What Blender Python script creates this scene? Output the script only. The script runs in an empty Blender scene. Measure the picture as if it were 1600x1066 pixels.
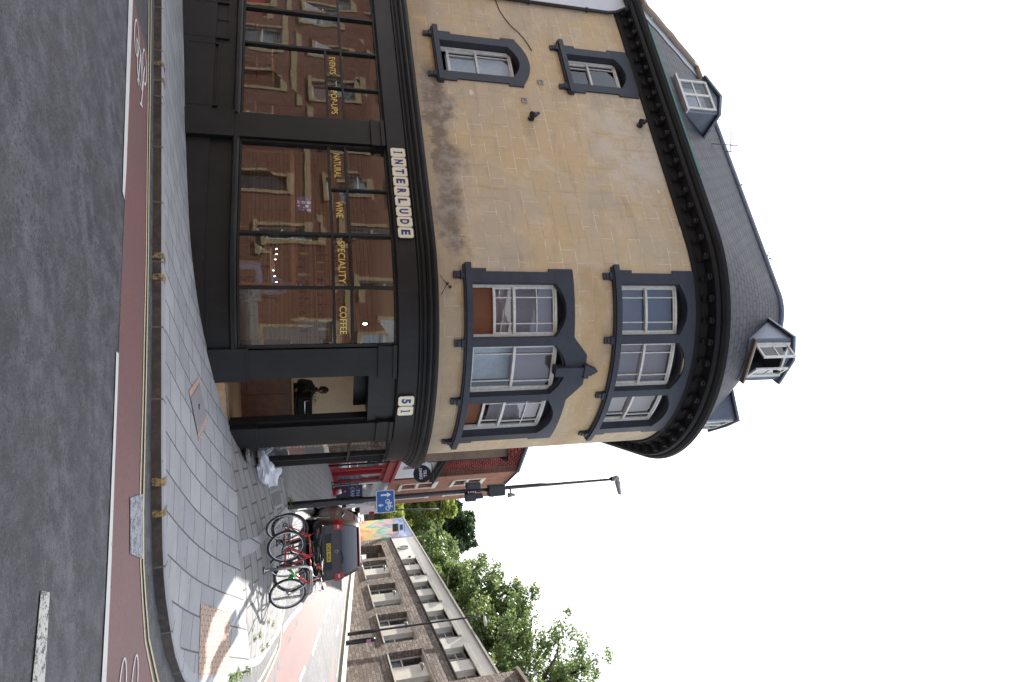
import bpy, math, random
import numpy as np
from math import radians, sin, cos, pi, sqrt, atan2
from mathutils import Vector, Matrix, Quaternion
from mathutils.geometry import delaunay_2d_cdt

scene = bpy.context.scene
# ------------------------------------------------------------------ camera
EYE = 1.6
PITCH, ROLL = radians(17.10), radians(1.02)
_r = Vector((1, 0, 0)); _up = Vector((0, -sin(PITCH), cos(PITCH)))
_U = _r * cos(ROLL) - _up * sin(ROLL)          # to the right in the place
_V = _r * sin(ROLL) + _up * cos(ROLL)          # up in the place = to the right in the turned picture
_F = Vector((0, cos(PITCH), sin(PITCH)))
cam_data = bpy.data.cameras.new('camera'); cam = bpy.data.objects.new('camera', cam_data)
scene.collection.objects.link(cam)
cam_data.sensor_fit = 'HORIZONTAL'; cam_data.sensor_width = 36.0; cam_data.lens = 24.0
cam_data.clip_start = 0.1; cam_data.clip_end = 2000
m = Matrix(((_V.x, -_U.x, -_F.x, 0), (_V.y, -_U.y, -_F.y, 0), (_V.z, -_U.z, -_F.z, EYE), (0, 0, 0, 1)))
cam.matrix_world = m
scene.camera = cam
# ------------------------------------------------------------------ world, sun, exposure
SUN_AZ, SUN_EL = radians(-9.0), radians(46.0)
world = bpy.data.worlds.new('World'); scene.world = world; world.use_nodes = True
wn = world.node_tree; wn.nodes.clear()
def wnode(t, **k):
    n = wn.nodes.new(t)
    for a, b in k.items(): setattr(n, a, b)
    return n
sky = wnode('ShaderNodeTexSky', sky_type='NISHITA', sun_disc=False, sun_elevation=SUN_EL, sun_rotation=SUN_AZ, air_density=1.0, dust_density=1.0)
tc = wnode('ShaderNodeTexCoord'); mp = wnode('ShaderNodeMapping'); mp.inputs['Scale'].default_value = (2.2, 2.2, 5.0)
mp.inputs['Location'].default_value = (0.3, 1.7, 0.0)
ns = wnode('ShaderNodeTexNoise'); ns.inputs['Scale'].default_value = 1.3; ns.inputs['Detail'].default_value = 7; ns.inputs['Roughness'].default_value = .55
rp = wnode('ShaderNodeValToRGB'); rp.color_ramp.elements[0].position = .27; rp.color_ramp.elements[0].color = (0, 0, 0, 1)
rp.color_ramp.elements[1].position = .40; rp.color_ramp.elements[1].color = (1, 1, 1, 1)
ns2 = wnode('ShaderNodeTexNoise'); ns2.inputs['Scale'].default_value = 2.6; ns2.inputs['Detail'].default_value = 8
rp2 = wnode('ShaderNodeValToRGB'); rp2.color_ramp.elements[0].position = .3; rp2.color_ramp.elements[0].color = (7.2, 7.5, 8.3, 1)
rp2.color_ramp.elements[1].position = .75; rp2.color_ramp.elements[1].color = (12.0, 12.2, 12.6, 1)
mx = wnode('ShaderNodeMixRGB'); bg = wnode('ShaderNodeBackground'); wo = wnode('ShaderNodeOutputWorld')
bg.inputs['Strength'].default_value = 0.066
L = wn.links.new
L(tc.outputs['Generated'], mp.inputs['Vector']); L(mp.outputs[0], ns.inputs['Vector']); L(mp.outputs[0], ns2.inputs['Vector'])
L(ns.outputs['Fac'], rp.inputs[0]); L(ns2.outputs['Fac'], rp2.inputs[0])
sx = wnode('ShaderNodeSeparateXYZ'); L(tc.outputs['Generated'], sx.inputs[0])   # fewer clouds in the half of the sky behind the camera
mr = wnode('ShaderNodeMapRange'); mr.inputs['From Min'].default_value = -.45; mr.inputs['From Max'].default_value = .05; mr.inputs['To Min'].default_value = .30; L(sx.outputs[1], mr.inputs['Value'])
cm = wnode('ShaderNodeMath', operation='MULTIPLY'); L(rp.outputs[0], cm.inputs[0]); L(mr.outputs[0], cm.inputs[1])
L(cm.outputs[0], mx.inputs['Fac']); L(sky.outputs[0], mx.inputs['Color1']); L(rp2.outputs[0], mx.inputs['Color2'])
L(mx.outputs[0], bg.inputs['Color']); L(bg.outputs[0], wo.inputs['Surface'])
sd = bpy.data.lights.new('sun', 'SUN'); sd.energy = 4.0; sd.angle = radians(.5); sd.color = (1.0, .955, .88)
sun = bpy.data.objects.new('sun', sd); scene.collection.objects.link(sun)
_s = Vector((sin(SUN_AZ) * cos(SUN_EL), cos(SUN_AZ) * cos(SUN_EL), sin(SUN_EL)))
sun.rotation_mode = 'QUATERNION'; sun.rotation_quaternion = (-_s).to_track_quat('-Z', 'Y'); sun.location = _s * 60
scene.view_settings.view_transform = 'Standard'; scene.view_settings.look = 'None'
scene.view_settings.gamma = 1; scene.view_settings.use_curve_mapping = False
scene.view_settings.exposure = 1.78

# ------------------------------------------------------------------ ground surface
GK = np.array([(-6.92,14.92,-0.56),(-3.92,13.4,-0.33),(-2.05,12.45,-0.16),(-1.06,12.11,-0.04),(-0.28,12.1,0.06),(0.54,12.3,0.21),(1.47,12.89,0.38),(1.93,13.44,0.54),(-5.18,11.23,-0.3),(-2.93,10.09,-0.13),(-1.53,9.38,-0.03),(-0.2,8.7,0.07),(1.07,8.06,0.16),(1.65,7.95,0.18),(2.5,8.1,0.19),(3.5,8.55,0.19),(4.02,9.1,0.2),(4.8,10.8,0.48),(5.79,13.7,0.86),(6.35,16.5,1.05),(3.98,12.8,0.89),(3.52,15.7,1.28),(5.68,19.5,1.52),(2.42,17,1.12),(12.46,37.5,4.1),(12.17,31.6,3.46),(12.25,25.8,2.93),(12.3,20,2.4),(5.04,30,2.58),(8.01,36,3.27),(12.7,55,5.9),(10,75,7.5),(0,0,0.1),(-6,3,-0.3),(6,0,0.35),(0,5,0.05),(5,5,0.2),(-14,18,-1.1),(-30,26,-2.2),(-20,0,-1.2),(20,-8,1.2),(20,8,1.3),(30,30,3.2),(-20,60,2),(0,-20,0),(60,60,6),(-60,60,-1),(-60,-40,-2),(60,-40,2)])
def _phi(r): return np.where(r > 0, r * r * np.log(r + 1e-9), 0)
_n = len(GK); _X = GK[:, :2]; _A = np.zeros((_n + 3, _n + 3))
_A[:_n, :_n] = _phi(np.linalg.norm(_X[:, None] - _X[None], axis=2)) + np.eye(_n) * .15
_A[:_n, _n] = 1; _A[:_n, _n + 1:] = _X; _A[_n, :_n] = 1; _A[_n + 1:, :_n] = _X.T
_w = np.linalg.solve(_A, np.r_[GK[:, 2], 0, 0, 0])
def gv(x, y):
    x = np.asarray(x, float); y = np.asarray(y, float)
    r = np.sqrt((x[..., None] - _X[:, 0]) ** 2 + (y[..., None] - _X[:, 1]) ** 2)
    return _phi(r) @ _w[:_n] + _w[_n] + _w[_n + 1] * x + _w[_n + 2] * y
def g(x, y): return float(gv(x, y))
KERB = .11                                     # roads lie this much below the pavement level g()

# ------------------------------------------------------------------ facade coordinates of the corner building
CC = (-.60, 15.12); R0 = 3.04; PH = radians(-116.94)
NN = (cos(PH), sin(PH)); DD = (-abs(sin(PH)), abs(cos(PH)))
TT = (CC[0] + R0 * NN[0], CC[1] + R0 * NN[1]); S_END = -PH * R0
def W(s, z, o=0.0, _T=TT, _D=DD, _N=NN):
    """s = metres along the wall to the right from where the bow begins, z height, o outwards"""
    if s <= 0: return Vector((_T[0] + (-s) * _D[0] + o * _N[0], _T[1] + (-s) * _D[1] + o * _N[1], z))
    a = PH + s / R0
    if a < 0: return Vector((CC[0] + (R0 + o) * cos(a), CC[1] + (R0 + o) * sin(a), z))
    return Vector((CC[0] + R0 + o, CC[1] + s - S_END, z))
def Wang(s):
    """heading of the outward normal"""
    return PH if s <= 0 else min(PH + s / R0, 0)
def ssteps(s0, s1, d=.13):
    b = [s0]; lo, hi = max(s0, 0), min(s1, S_END)
    if hi > lo:
        if lo > s0 + 1e-6: b.append(lo)
        k = max(1, int(math.ceil((hi - lo) / d)))
        b += [lo + (hi - lo) * i / k for i in range(1, k + 1)]
    if s1 > b[-1] + 1e-6: b.append(s1)
    return b

# ------------------------------------------------------------------ objects
def tag(o, label=None, cat=None, group=None, kind=None):
    if label: o['label'] = label
    if cat: o['category'] = cat
    if group: o['group'] = group
    if kind: o['kind'] = kind
    return o
def empty(name, loc=(0, 0, 0), rz=0, label=None, cat=None, group=None, parent=None):
    o = bpy.data.objects.new(name, None); scene.collection.objects.link(o)
    o.location = loc; o.rotation_euler = (0, 0, rz); o.empty_display_size = .3
    if parent: o.parent = parent
    return tag(o, label, cat, group)
def copy_tree(o, parent=None):
    c = o.copy(); scene.collection.objects.link(c); c.parent = parent
    for ch in list(o.children): copy_tree(ch, c)
    return c
class MB:
    def __init__(s, M=None): s.v = []; s.f = []; s.m = []; s.uv = {}; s.M = M; s.sm = set()
    def add(s, verts, faces, mi=0, uvs=None, smooth=False):
        b = len(s.v); s.v += [(s.M @ Vector(p)) if s.M else Vector(p) for p in verts]
        for k, f in enumerate(faces):
            i = len(s.f); s.f.append([b + j for j in f]); s.m.append(mi)
            if uvs: s.uv[i] = [uvs[j] for j in f]
            if smooth: s.sm.add(i)
        return s
    def box(s, x0, x1, y0, y1, z0, z1, mi=0):
        v = [(x0, y0, z0), (x1, y0, z0), (x1, y1, z0), (x0, y1, z0), (x0, y0, z1), (x1, y0, z1), (x1, y1, z1), (x0, y1, z1)]
        return s.add(v, [(3, 2, 1, 0), (4, 5, 6, 7), (0, 1, 5, 4), (1, 2, 6, 5), (2, 3, 7, 6), (3, 0, 4, 7)], mi)
    def obox(s, c, u, w, h, mi=0):
        """box about centre c with half vectors"""
        c, u, w, h = map(Vector, (c, u, w, h)); v = []
        for k in (-1, 1):
            for a, b in ((-1, -1), (1, -1), (1, 1), (-1, 1)): v.append(c + u * a + w * b + h * k)
        return s.add(v, [(3, 2, 1, 0), (4, 5, 6, 7), (0, 1, 5, 4), (1, 2, 6, 5), (2, 3, 7, 6), (3, 0, 4, 7)], mi)
    def wbox(s, s0, s1, z0, z1, o0, o1, mi=0, d=.13):
        """box on the facade, bent round the bow"""
        st = ssteps(s0, s1, d); v = []; uv = []
        for a in st:
            v += [W(a, z0, o0), W(a, z0, o1), W(a, z1, o1), W(a, z1, o0)]; uv += [(a, z0), (a, z0), (a, z1), (a, z1)]
        f = [(0, 3, 2, 1)]
        for i in range(len(st) - 1):
            b = 4 * i; f += [(b + 1, b + 2, b + 6, b + 5), (b + 2, b + 3, b + 7, b + 6), (b + 3, b, b + 4, b + 7), (b, b + 1, b + 5, b + 4)]
        b = 4 * (len(st) - 1); f.append((b, b + 1, b + 2, b + 3))
        return s.add(v, [q[::-1] for q in f], mi, uv)
    def wsweep(s, prof, s0, s1, mi=0, d=.13, uvf=None):
        """closed profile [(o, z)...] swept along the facade"""
        st = ssteps(s0, s1, d); n = len(prof); v = []; uv = []
        for a in st:
            for (o, z) in prof: v.append(W(a, z, o)); uv.append((a, z + o * .7))
        f = [tuple(range(n))]
        for i in range(len(st) - 1):
            for j in range(n):
                k = (j + 1) % n; f.append((i * n + j, i * n + k, (i + 1) * n + k, (i + 1) * n + j))
        b = (len(st) - 1) * n; f.append(tuple(b + j for j in range(n))[::-1])
        return s.add(v, f, mi, uv)
    def wband(s, ss, lo, hi, o0, o1, mi=0):
        """band whose lower and upper edges vary with s"""
        v = []; uv = []
        for a, l, h in zip(ss, lo, hi):
            v += [W(a, l, o0), W(a, l, o1), W(a, h, o1), W(a, h, o0)]; uv += [(a, l), (a, l), (a, h), (a, h)]
        f = [(0, 1, 2, 3)]
        for i in range(len(ss) - 1):
            b = 4 * i; f += [(b + 1, b + 5, b + 6, b + 2), (b + 2, b + 6, b + 7, b + 3), (b + 3, b + 7, b + 4, b), (b, b + 4, b + 5, b + 1)]
        b = 4 * (len(ss) - 1); f.append((b, b + 3, b + 2, b + 1))
        return s.add(v, f, mi, uv)
    def tube(s, pts, r, n=8, mi=0, cap=True, closed=False):
        pts = [Vector(p) for p in pts]; R = r if isinstance(r, (list, tuple)) else [r] * len(pts)
        v = []; f = []; last = None
        for i, p in enumerate(pts):
            if closed: t = pts[(i + 1) % len(pts)] - pts[i - 1]
            else: t = pts[min(i + 1, len(pts) - 1)] - pts[max(i - 1, 0)]
            t.normalize()
            if last is None:
                a = t.cross(Vector((0, 0, 1)))
                if a.length < .1: a = t.cross(Vector((1, 0, 0)))
            else: a = last - t * last.dot(t)
            a.normalize(); last = a; b = t.cross(a)
            for k in range(n):
                q = 2 * pi * k / n; v.append(p + (a * cos(q) + b * sin(q)) * R[i])
        m_ = len(pts)
        for i in range(m_ if closed else m_ - 1):
            j = (i + 1) % m_
            for k in range(n): f.append((i * n + k, i * n + (k + 1) % n, j * n + (k + 1) % n, j * n + k))
        s.add(v, f, mi, smooth=True)
        if cap and not closed:
            b = len(s.v) - len(v)
            s.f.append([b + k for k in range(n)][::-1]); s.m.append(mi); s.f.append([b + (m_ - 1) * n + k for k in range(n)]); s.m.append(mi)
        return s
    def ring(s, c, ax, R, r, n=28, k=8, mi=0, a0=0, a1=2 * pi):
        c = Vector(c); ax = Vector(ax).normalized(); a = ax.orthogonal().normalized(); b = ax.cross(a)
        full = abs(a1 - a0 - 2 * pi) < 1e-6
        pts = [c + (a * cos(a0 + (a1 - a0) * i / n) + b * sin(a0 + (a1 - a0) * i / n)) * R for i in range(n if full else n + 1)]
        return s.tube(pts, r, k, mi, closed=full)
    def disc(s, c, ax, R, h, n=20, mi=0):
        c = Vector(c); ax = Vector(ax).normalized(); return s.tube([c - ax * h / 2, c + ax * h / 2], R, n, mi)
    def prism(s, poly, M, h, mi=0):
        """2-D polygon extruded by h along the third axis of M"""
        n = len(poly); v = [M @ Vector((x, y, 0)) for x, y in poly] + [M @ Vector((x, y, h)) for x, y in poly]
        return s.add(v, [tuple(range(n))[::-1], tuple(range(n, 2 * n))] + [(i, (i + 1) % n, n + (i + 1) % n, n + i) for i in range(n)], mi)
    def build(s, name, mats, parent=None, bevel=0, rotuv=0, local=None, **tg):
        me = bpy.data.meshes.new(name); me.from_pydata([tuple(p) for p in s.v], [], s.f)
        if not isinstance(mats, (list, tuple)): mats = [mats]
        for q in mats: me.materials.append(q)
        me.polygons.foreach_set('material_index', s.m)
        uvl = me.uv_layers.new(name='UVMap'); me.update(); c_, s_ = cos(rotuv), sin(rotuv)
        for p in me.polygons:
            if p.index in s.uv:
                for li, q in zip(p.loop_indices, s.uv[p.index]): uvl.data[li].uv = q
            else:
                n = p.normal
                for li, vi in zip(p.loop_indices, p.vertices):
                    co = me.vertices[vi].co
                    if abs(n.z) > .75: uvl.data[li].uv = (co.x * c_ + co.y * s_, -co.x * s_ + co.y * c_)
                    else:
                        l_ = math.hypot(n.x, n.y) or 1; uvl.data[li].uv = ((-n.y * co.x + n.x * co.y) / l_, co.z)
            if p.index in s.sm: p.use_smooth = True
        me.update()
        o = bpy.data.objects.new(name, me); scene.collection.objects.link(o)
        if parent: o.parent = parent
        if bevel:
            b = o.modifiers.new('bevel', 'BEVEL'); b.width = bevel; b.segments = 2; b.limit_method = 'ANGLE'; b.angle_limit = radians(50)
        return tag(o, **tg)
def recalc(o):
    import bmesh
    b = bmesh.new(); b.from_mesh(o.data); bmesh.ops.recalc_face_normals(b, faces=b.faces); b.to_mesh(o.data); b.free(); return o

# ------------------------------------------------------------------ materials
class NT:
    def __init__(s, name):
        s.mat = bpy.data.materials.new(name); s.mat.use_nodes = True; s.t = s.mat.node_tree
        s.b = s.t.nodes['Principled BSDF']; s.out = s.t.nodes['Material Output']
    def n(s, t, ins=None, **k):
        q = s.t.nodes.new(t)
        for a, b in k.items(): setattr(q, a, b)
        for a, b in (ins or {}).items(): s.set(q.inputs[a], b)
        return q
    def set(s, sock, v):
        if isinstance(v, bpy.types.NodeSocket): s.t.links.new(v, sock)
        else:
            if isinstance(v, (tuple, list)) and len(v) == 3 and sock.type == 'RGBA': v = (*v, 1)
            sock.default_value = v
    def math(s, op, a, b=0., c=0.): 
        q = s.n('ShaderNodeMath', operation=op); s.set(q.inputs[0], a); s.set(q.inputs[1], b); s.set(q.inputs[2], c); return q.outputs[0]
    def step(s, x, a, b): 
        q = s.n('ShaderNodeMapRange', interpolation_type='SMOOTHSTEP'); s.set(q.inputs['Value'], x); s.set(q.inputs['From Min'], a); s.set(q.inputs['From Max'], b); return q.outputs[0]
    def mix(s, f, a, b, bt='MIX'):
        q = s.n('ShaderNodeMixRGB', blend_type=bt); s.set(q.inputs[0], f); s.set(q.inputs[1], a); s.set(q.inputs[2], b); return q.outputs[0]
    def noise(s, vec, sc, det=4, rough=.5, dist=0):
        q = s.n('ShaderNodeTexNoise', {'Scale': sc, 'Detail': det, 'Roughness': rough, 'Distortion': dist}); s.t.links.new(vec, q.inputs['Vector']); return q.outputs['Fac']
    def obj(s): return s.n('ShaderNodeTexCoord').outputs['Object']
    def pos(s): return s.n('ShaderNodeNewGeometry').outputs['Position']
    def uv(s): return s.n('ShaderNodeTexCoord').outputs['UV']
    def map(s, vec, sc=(1, 1, 1), rot=(0, 0, 0), loc=(0, 0, 0)):
        q = s.n('ShaderNodeMapping', {'Scale': sc, 'Rotation': rot, 'Location': loc}); s.t.links.new(vec, q.inputs['Vector']); return q.outputs[0]
    def xyz(s, vec): q = s.n('ShaderNodeSeparateXYZ'); s.t.links.new(vec, q.inputs[0]); return q.outputs
    def bump(s, h, st, dist=.02):
        q = s.n('ShaderNodeBump', {'Strength': st, 'Distance': dist}); s.t.links.new(h, q.inputs['Height']); s.t.links.new(q.outputs[0], s.b.inputs['Normal']); return q
    def brick(s, vec, w, h, mortar, c1, c2, cm, off=.5, ms=.1, bias=0):
        q = s.n('ShaderNodeTexBrick', {'Scale': 1., 'Brick Width': w, 'Row Height': h, 'Mortar Size': mortar, 'Mortar Smooth': ms, 'Bias': bias, 'Color1': c1, 'Color2': c2, 'Mortar': cm}, offset=off)
        s.t.links.new(vec, q.inputs['Vector']); return q
    def fin(s, col=None, rough=None, metal=None, spec=None):
        if col is not None: s.set(s.b.inputs['Base Color'], col)
        if rough is not None: s.set(s.b.inputs['Roughness'], rough)
        if metal is not None: s.set(s.b.inputs['Metallic'], metal)
        if spec is not None: s.set(s.b.inputs['Specular IOR Level'], spec)
        return s.mat
def paint(name, c, rough=.45, var=.12, sc=6, bump=.15, metal=0, spec=.5, scratch=0):
    t = NT(name); v = t.pos(); n1 = t.noise(v, sc, 6, .6); n2 = t.noise(v, sc * 9, 4)
    f = t.math('ADD', t.math('MULTIPLY', n1, .7), t.math('MULTIPLY', n2, .3))
    col = t.mix(t.step(f, .3, .7), tuple(x * (1 - var) for x in c), tuple(min(1, x * (1 + var)) for x in c))
    r = t.math('ADD', t.math('MULTIPLY', t.math('SUBTRACT', n1, .5), .35), rough)
    if bump: t.bump(n2, bump, .004)
    return t.fin(col, r, metal, spec)
M = {}
def m_shop_paint():
    t = NT('dusty_black_paint'); v = t.pos(); n = t.noise(t.map(v, (1, 1, .25)), 5, 6, .7); n1 = t.noise(v, 1.4, 4, .6); f = t.noise(v, 45, 4, .7); z = t.xyz(v)[2]
    low = t.math('SUBTRACT', 1., t.step(z, -.6, .9))
    c = t.mix(t.step(n1, .35, .65), (.0050, .0053, .0058), (.0095, .0095, .0098)); c = t.mix(t.math('MULTIPLY', t.step(n, .52, .78), .45), c, (.030, .028, .026))
    c = t.mix(t.math('MULTIPLY', t.math('MULTIPLY', low, t.step(f, .45, .75)), .35), c, (.055, .050, .045)); c = t.mix(t.math('MULTIPLY', t.math('GREATER_THAN', f, .76), .6), c, (.07, .065, .06))
    t.bump(f, .25, .004); return t.fin(c, t.math('ADD', .30, t.math('MULTIPLY', n, .35)), 0, .34)
M['black'] = m_shop_paint()
M['black2'] = paint('worn_black_paint', (.0095, .0095, .0105), .72, .4, 3.0, .3, 0, .3)
M['slateblue'] = paint('blue_grey_paint', (.036, .041, .055), .6, .22, 4, .4, 0, .35)
M['sashwhite'] = paint('old_white_paint', (.62, .61, .57), .5, .14, 12, .3)
M['white'] = paint('white_paint', (.72, .72, .72), .5, .08, 5, .2)
M['cream_old'] = paint('weathered_cream_stone', (.34, .27, .17), .8, .2, 3, .3)
M['cream'] = paint('cream_paint', (.66, .62, .54), .6, .07, 2, .25)
M['metal_black'] = paint('black_column_paint', (.018, .018, .022), .42, .3, 5, .1)
M['grey_metal'] = paint('galvanised_grey', (.30, .30, .31), .45, .2, 9, .1, .6)
M['red'] = paint('red_shopfront_paint', (.33, .022, .032), .45, .2, 4, .2)
M['lead'] = paint('lead_sheet', (.13, .15, .19), .45, .2, 3, .3, .3)
M['wood'] = paint('brown_wood', (.13, .05, .02), .45, .3, 7, .2)
M['palewood'] = paint('pale_wood', (.40, .24, .12), .5, .2, 6, .2)
M['rubber'] = paint('black_rubber', (.016, .016, .017), .75, .2, 9, .2)
M['chrome'] = paint('polished_metal', (.55, .55, .56), .2, .1, 9, 0, 1)
M['pot'] = paint('clay', (.20, .145, .10), .8, .2, 9, .2)
M['skin'] = paint('skin', (.50, .28, .20), .5, .08, 12, .1)
M['cloth_dark'] = paint('dark_cloth', (.016, .018, .022), .85, .3, 20, .3)
M['cloth_green'] = paint('green_cloth', (.05, .065, .03), .85, .3, 20, .3)
M['cloth_grey'] = paint('grey_blue_cloth', (.16, .18, .24), .85, .2, 20, .3)
M['hair'] = paint('dark_hair', (.025, .015, .01), .6, .3, 30, .3)
M['interior'] = paint('interior_plaster', (.62, .50, .34), .8, .12, 2, .2)
M['floor_wood'] = paint('floorboards', (.30, .17, .085), .5, .2, 4, .2)
M['letter_cream'] = paint('cream_enamel', (.76, .70, .52), .35, .05, 8, .05)
M['letter_blue'] = paint('blue_enamel', (.012, .02, .16), .35, .1, 8, .05)
M['gold'] = paint('gold_leaf', (.62, .47, .14), .35, .1, 30, .1, .35)
M['signblue'] = paint('sign_blue', (.0, .105, .40), .35, .06, 3, .05)
M['paintwhite'] = paint('reflective_white', (.78, .78, .78), .4, .04, 9, .05)
M['green'] = paint('green_plastic', (.02, .42, .09), .4, .1, 9, .05)
M['redbike'] = paint('red_bicycle_paint', (.48, .02, .025), .25, .1, 9, .02)
M['orange'] = paint('orange_plastic', (.62, .09, .03), .35, .1, 9, .02)
M['greenline'] = paint('green_gutter_paint', (.02, .14, .09), .45, .2, 6, .2)
def m_glass(name, tint=(.9, .93, .92), wav=.02, wsc=1.6, boost=1.6, body=None, bodyf=0):
    """clear pane: see-through mixed with a mirror coat by the angle of the ray to the pane"""
    t = NT(name); v = t.pos(); nz = t.noise(v, wsc, 2); bp = t.n('ShaderNodeBump', {'Strength': 1.0, 'Distance': wav}); t.t.links.new(nz, bp.inputs['Height'])
    tr = t.n('ShaderNodeBsdfTransparent', {'Color': tint}); gl = t.n('ShaderNodeBsdfGlossy', {'Color': (.95, .97, 1.0), 'Roughness': .004})
    t.t.links.new(bp.outputs[0], gl.inputs['Normal']); lw = t.n('ShaderNodeLayerWeight', {'Blend': .5}); f0 = ((boost - 1) / (boost + 1)) ** 2
    fr = t.math('ADD', t.math('MULTIPLY', t.math('POWER', lw.outputs['Facing'], 5.), 1 - f0), f0)
    ms = t.n('ShaderNodeMixShader'); t.t.links.new(fr, ms.inputs[0]); t.t.links.new(tr.outputs[0], ms.inputs[1]); t.t.links.new(gl.outputs[0], ms.inputs[2])
    t.t.links.new(ms.outputs[0], t.out.inputs['Surface']); return t.mat
M['shopglass'] = m_glass('shop_window_glass', (.93, .95, .94), .0026, .8, 1.85)
M['glass'] = m_glass('window_glass', (.85, .88, .9), .002, 1.2, 1.8)
M['carglass'] = paint('tinted_car_glass', (.008, .016, .040), .05, .2, 1, 0, 0, 1.0)

def m_asphalt():
    t = NT('worn_asphalt'); v = t.pos(); big = t.noise(v, .35, 4, .6); mid = t.noise(v, 5, 5, .65); fine = t.noise(v, 60, 6, .8)
    vo = t.n('ShaderNodeTexVoronoi', {'Scale': 85.}); t.t.links.new(v, vo.inputs['Vector'])
    st = t.step(vo.outputs['Distance'], .05, .42); wear = t.step(t.noise(v, 1.1, 5, .6), .44, .66)
    f = t.math('ADD', t.math('MULTIPLY', fine, .5), t.math('MULTIPLY', mid, .5))
    c = t.mix(t.step(f, .41, .60), (.030, .031, .038), (.126, .130, .150))
    c = t.mix(t.math('MULTIPLY', t.step(t.noise(v, 13, 5, .7), .52, .62), .55), c, (.034, .035, .042))
    c = t.mix(t.math('MULTIPLY', wear, .38), c, (.050, .045, .043)); c = t.mix(t.math('MULTIPLY', t.step(big, .3, .7), .30), c, (.078, .080, .090))
    c = t.mix(t.math('MULTIPLY', t.math('GREATER_THAN', t.noise(v, 26, 5, .8), .71), .55), c, (.16, .16, .16))
    trk = t.noise(t.map(v, (.12, 2.0, 1), (0, 0, .47)), 1.0, 5, .6); c = t.mix(t.math('MULTIPLY', t.step(trk, .45, .65), .35), c, (.035, .036, .042)); c = t.mix(t.math('MULTIPLY', t.step(trk, .45, .33), .25), c, (.150, .155, .172))
    pit = t.math('MULTIPLY', t.step(t.noise(v, 34, 4, .6), .54, .64), t.step(t.noise(v, 2.2, 4, .6), .36, .54)); c = t.mix(t.math('MULTIPLY', pit, .9), c, (.018, .018, .023))
    c = t.mix(t.math('MULTIPLY', t.step(t.noise(v, 48, 3, .6), .60, .68), .5), c, (.17, .175, .19))
    h = t.math('ADD', t.math('MULTIPLY', st, .6), fine); t.bump(h, .9, .012)
    return t.fin(c, .60, 0, .55)
M['asphalt'] = m_asphalt()
def m_red():
    t = NT('red_cycle_surfacing'); v = t.pos(); a = t.noise(v, 1.5, 5, .6); b = t.noise(v, 45, 6, .75)
    c = t.mix(t.step(b, .3, .7), (.125, .058, .056), (.185, .095, .09)); c = t.mix(t.math('MULTIPLY', t.step(a, .35, .7), .45), c, (.12, .075, .075))
    t.bump(b, .5, .004); return t.fin(c, .62, 0, .5)
M['redlane'] = m_red()
def m_mark(name, c, under, cover=.42):
    t = NT(name); v = t.pos(); n = t.math('ADD', t.math('MULTIPLY', t.noise(v, 14, 6, .75), .65), t.math('MULTIPLY', t.noise(v, 70, 4), .35))
    f = t.step(n, cover, cover + .05); t.bump(n, .4, .004); return t.fin(t.mix(f, under, t.mix(t.noise(v, 3, 3), c, tuple(x * .82 for x in c))), .7)
M['linewhite'] = m_mark('road_line_white', (.56, .56, .54), (.11, .11, .115), .36)
M['lineworn'] = m_mark('worn_road_line_white', (.50, .49, .46), (.09, .09, .095), .455)
M['lineyellow'] = m_mark('pale_yellow_line', (.52, .45, .27), (.12, .11, .10), .37)
M['yellow'] = m_mark('yellow_kerb_paint', (.34, .235, .08), (.06, .055, .05), .485)
M['patch'] = m_mark('pale_rough_patch', (.30, .32, .36), (.12, .125, .14), .46)
def m_slab(name, w, h, c1, c2, joint, wear=.35, ms=.012, off=.5):
    t = NT(name); u = t.uv(); v = t.pos(); wob = t.noise(u, .8, 2)
    b = t.brick(u, w, h, ms, c1, c2, joint, off, .15); n = t.noise(v, 1.6, 6, .65); f = t.noise(v, 40, 5, .7)
    c = t.mix(t.math('MULTIPLY', t.step(n, .35, .75), wear), b.outputs['Color'], tuple(x * .62 for x in c1))
    c = t.mix(t.math('MULTIPLY', t.step(f, .3, .8), .22), c, tuple(x * .7 for x in c1))
    sp = t.step(t.noise(v, 11, 1, .5), .745, .765); c = t.mix(t.math('MULTIPLY', t.step(t.noise(t.map(v, (1, .45, 1), (0, 0, .5)), 1.1, 6, .7), .5, .75), .28), c, tuple(x * .55 for x in c1)); c = t.mix(t.math('MULTIPLY', sp, .6), c, (.08, .08, .08))
    hh = t.math('SUBTRACT', t.math('MULTIPLY', f, .12), b.outputs['Fac']); t.bump(hh, .5, .008); return t.fin(c, .72, 0, .35)
M['slabs'] = m_slab('large_grey_paving_slabs', .62, .42, (.26, .265, .28), (.335, .34, .35), (.055, .05, .045))
M['slabs2'] = m_slab('older_grey_paving_slabs', .62, .33, (.20, .20, .20), (.25, .25, .245), (.05, .045, .04), .4, .016)
M['setts'] = m_slab('small_paving_setts', .24, .21, (.16, .16, .165), (.21, .21, .215), (.07, .07, .07), .3, .016)
M['tactile'] = m_slab('pink_tactile_paving', .13, .085, (.42, .29, .23), (.48, .34, .27), (.20, .15, .12), .2, .011)
M['kerbtop'] = m_slab('pennant_kerb_top', .9, 3, (.27, .275, .29), (.33, .335, .35), (.05, .05, .05), .3)
def m_kerbface():
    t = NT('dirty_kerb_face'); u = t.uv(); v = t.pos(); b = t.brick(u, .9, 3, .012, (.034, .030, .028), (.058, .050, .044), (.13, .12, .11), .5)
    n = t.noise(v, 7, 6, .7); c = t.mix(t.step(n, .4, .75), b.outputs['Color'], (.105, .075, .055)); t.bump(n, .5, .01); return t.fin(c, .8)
M['kerbface'] = m_kerbface()
M['paleconc'] = paint('pale_concrete', (.38, .37, .34), .8, .15, 3, .4)
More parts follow.
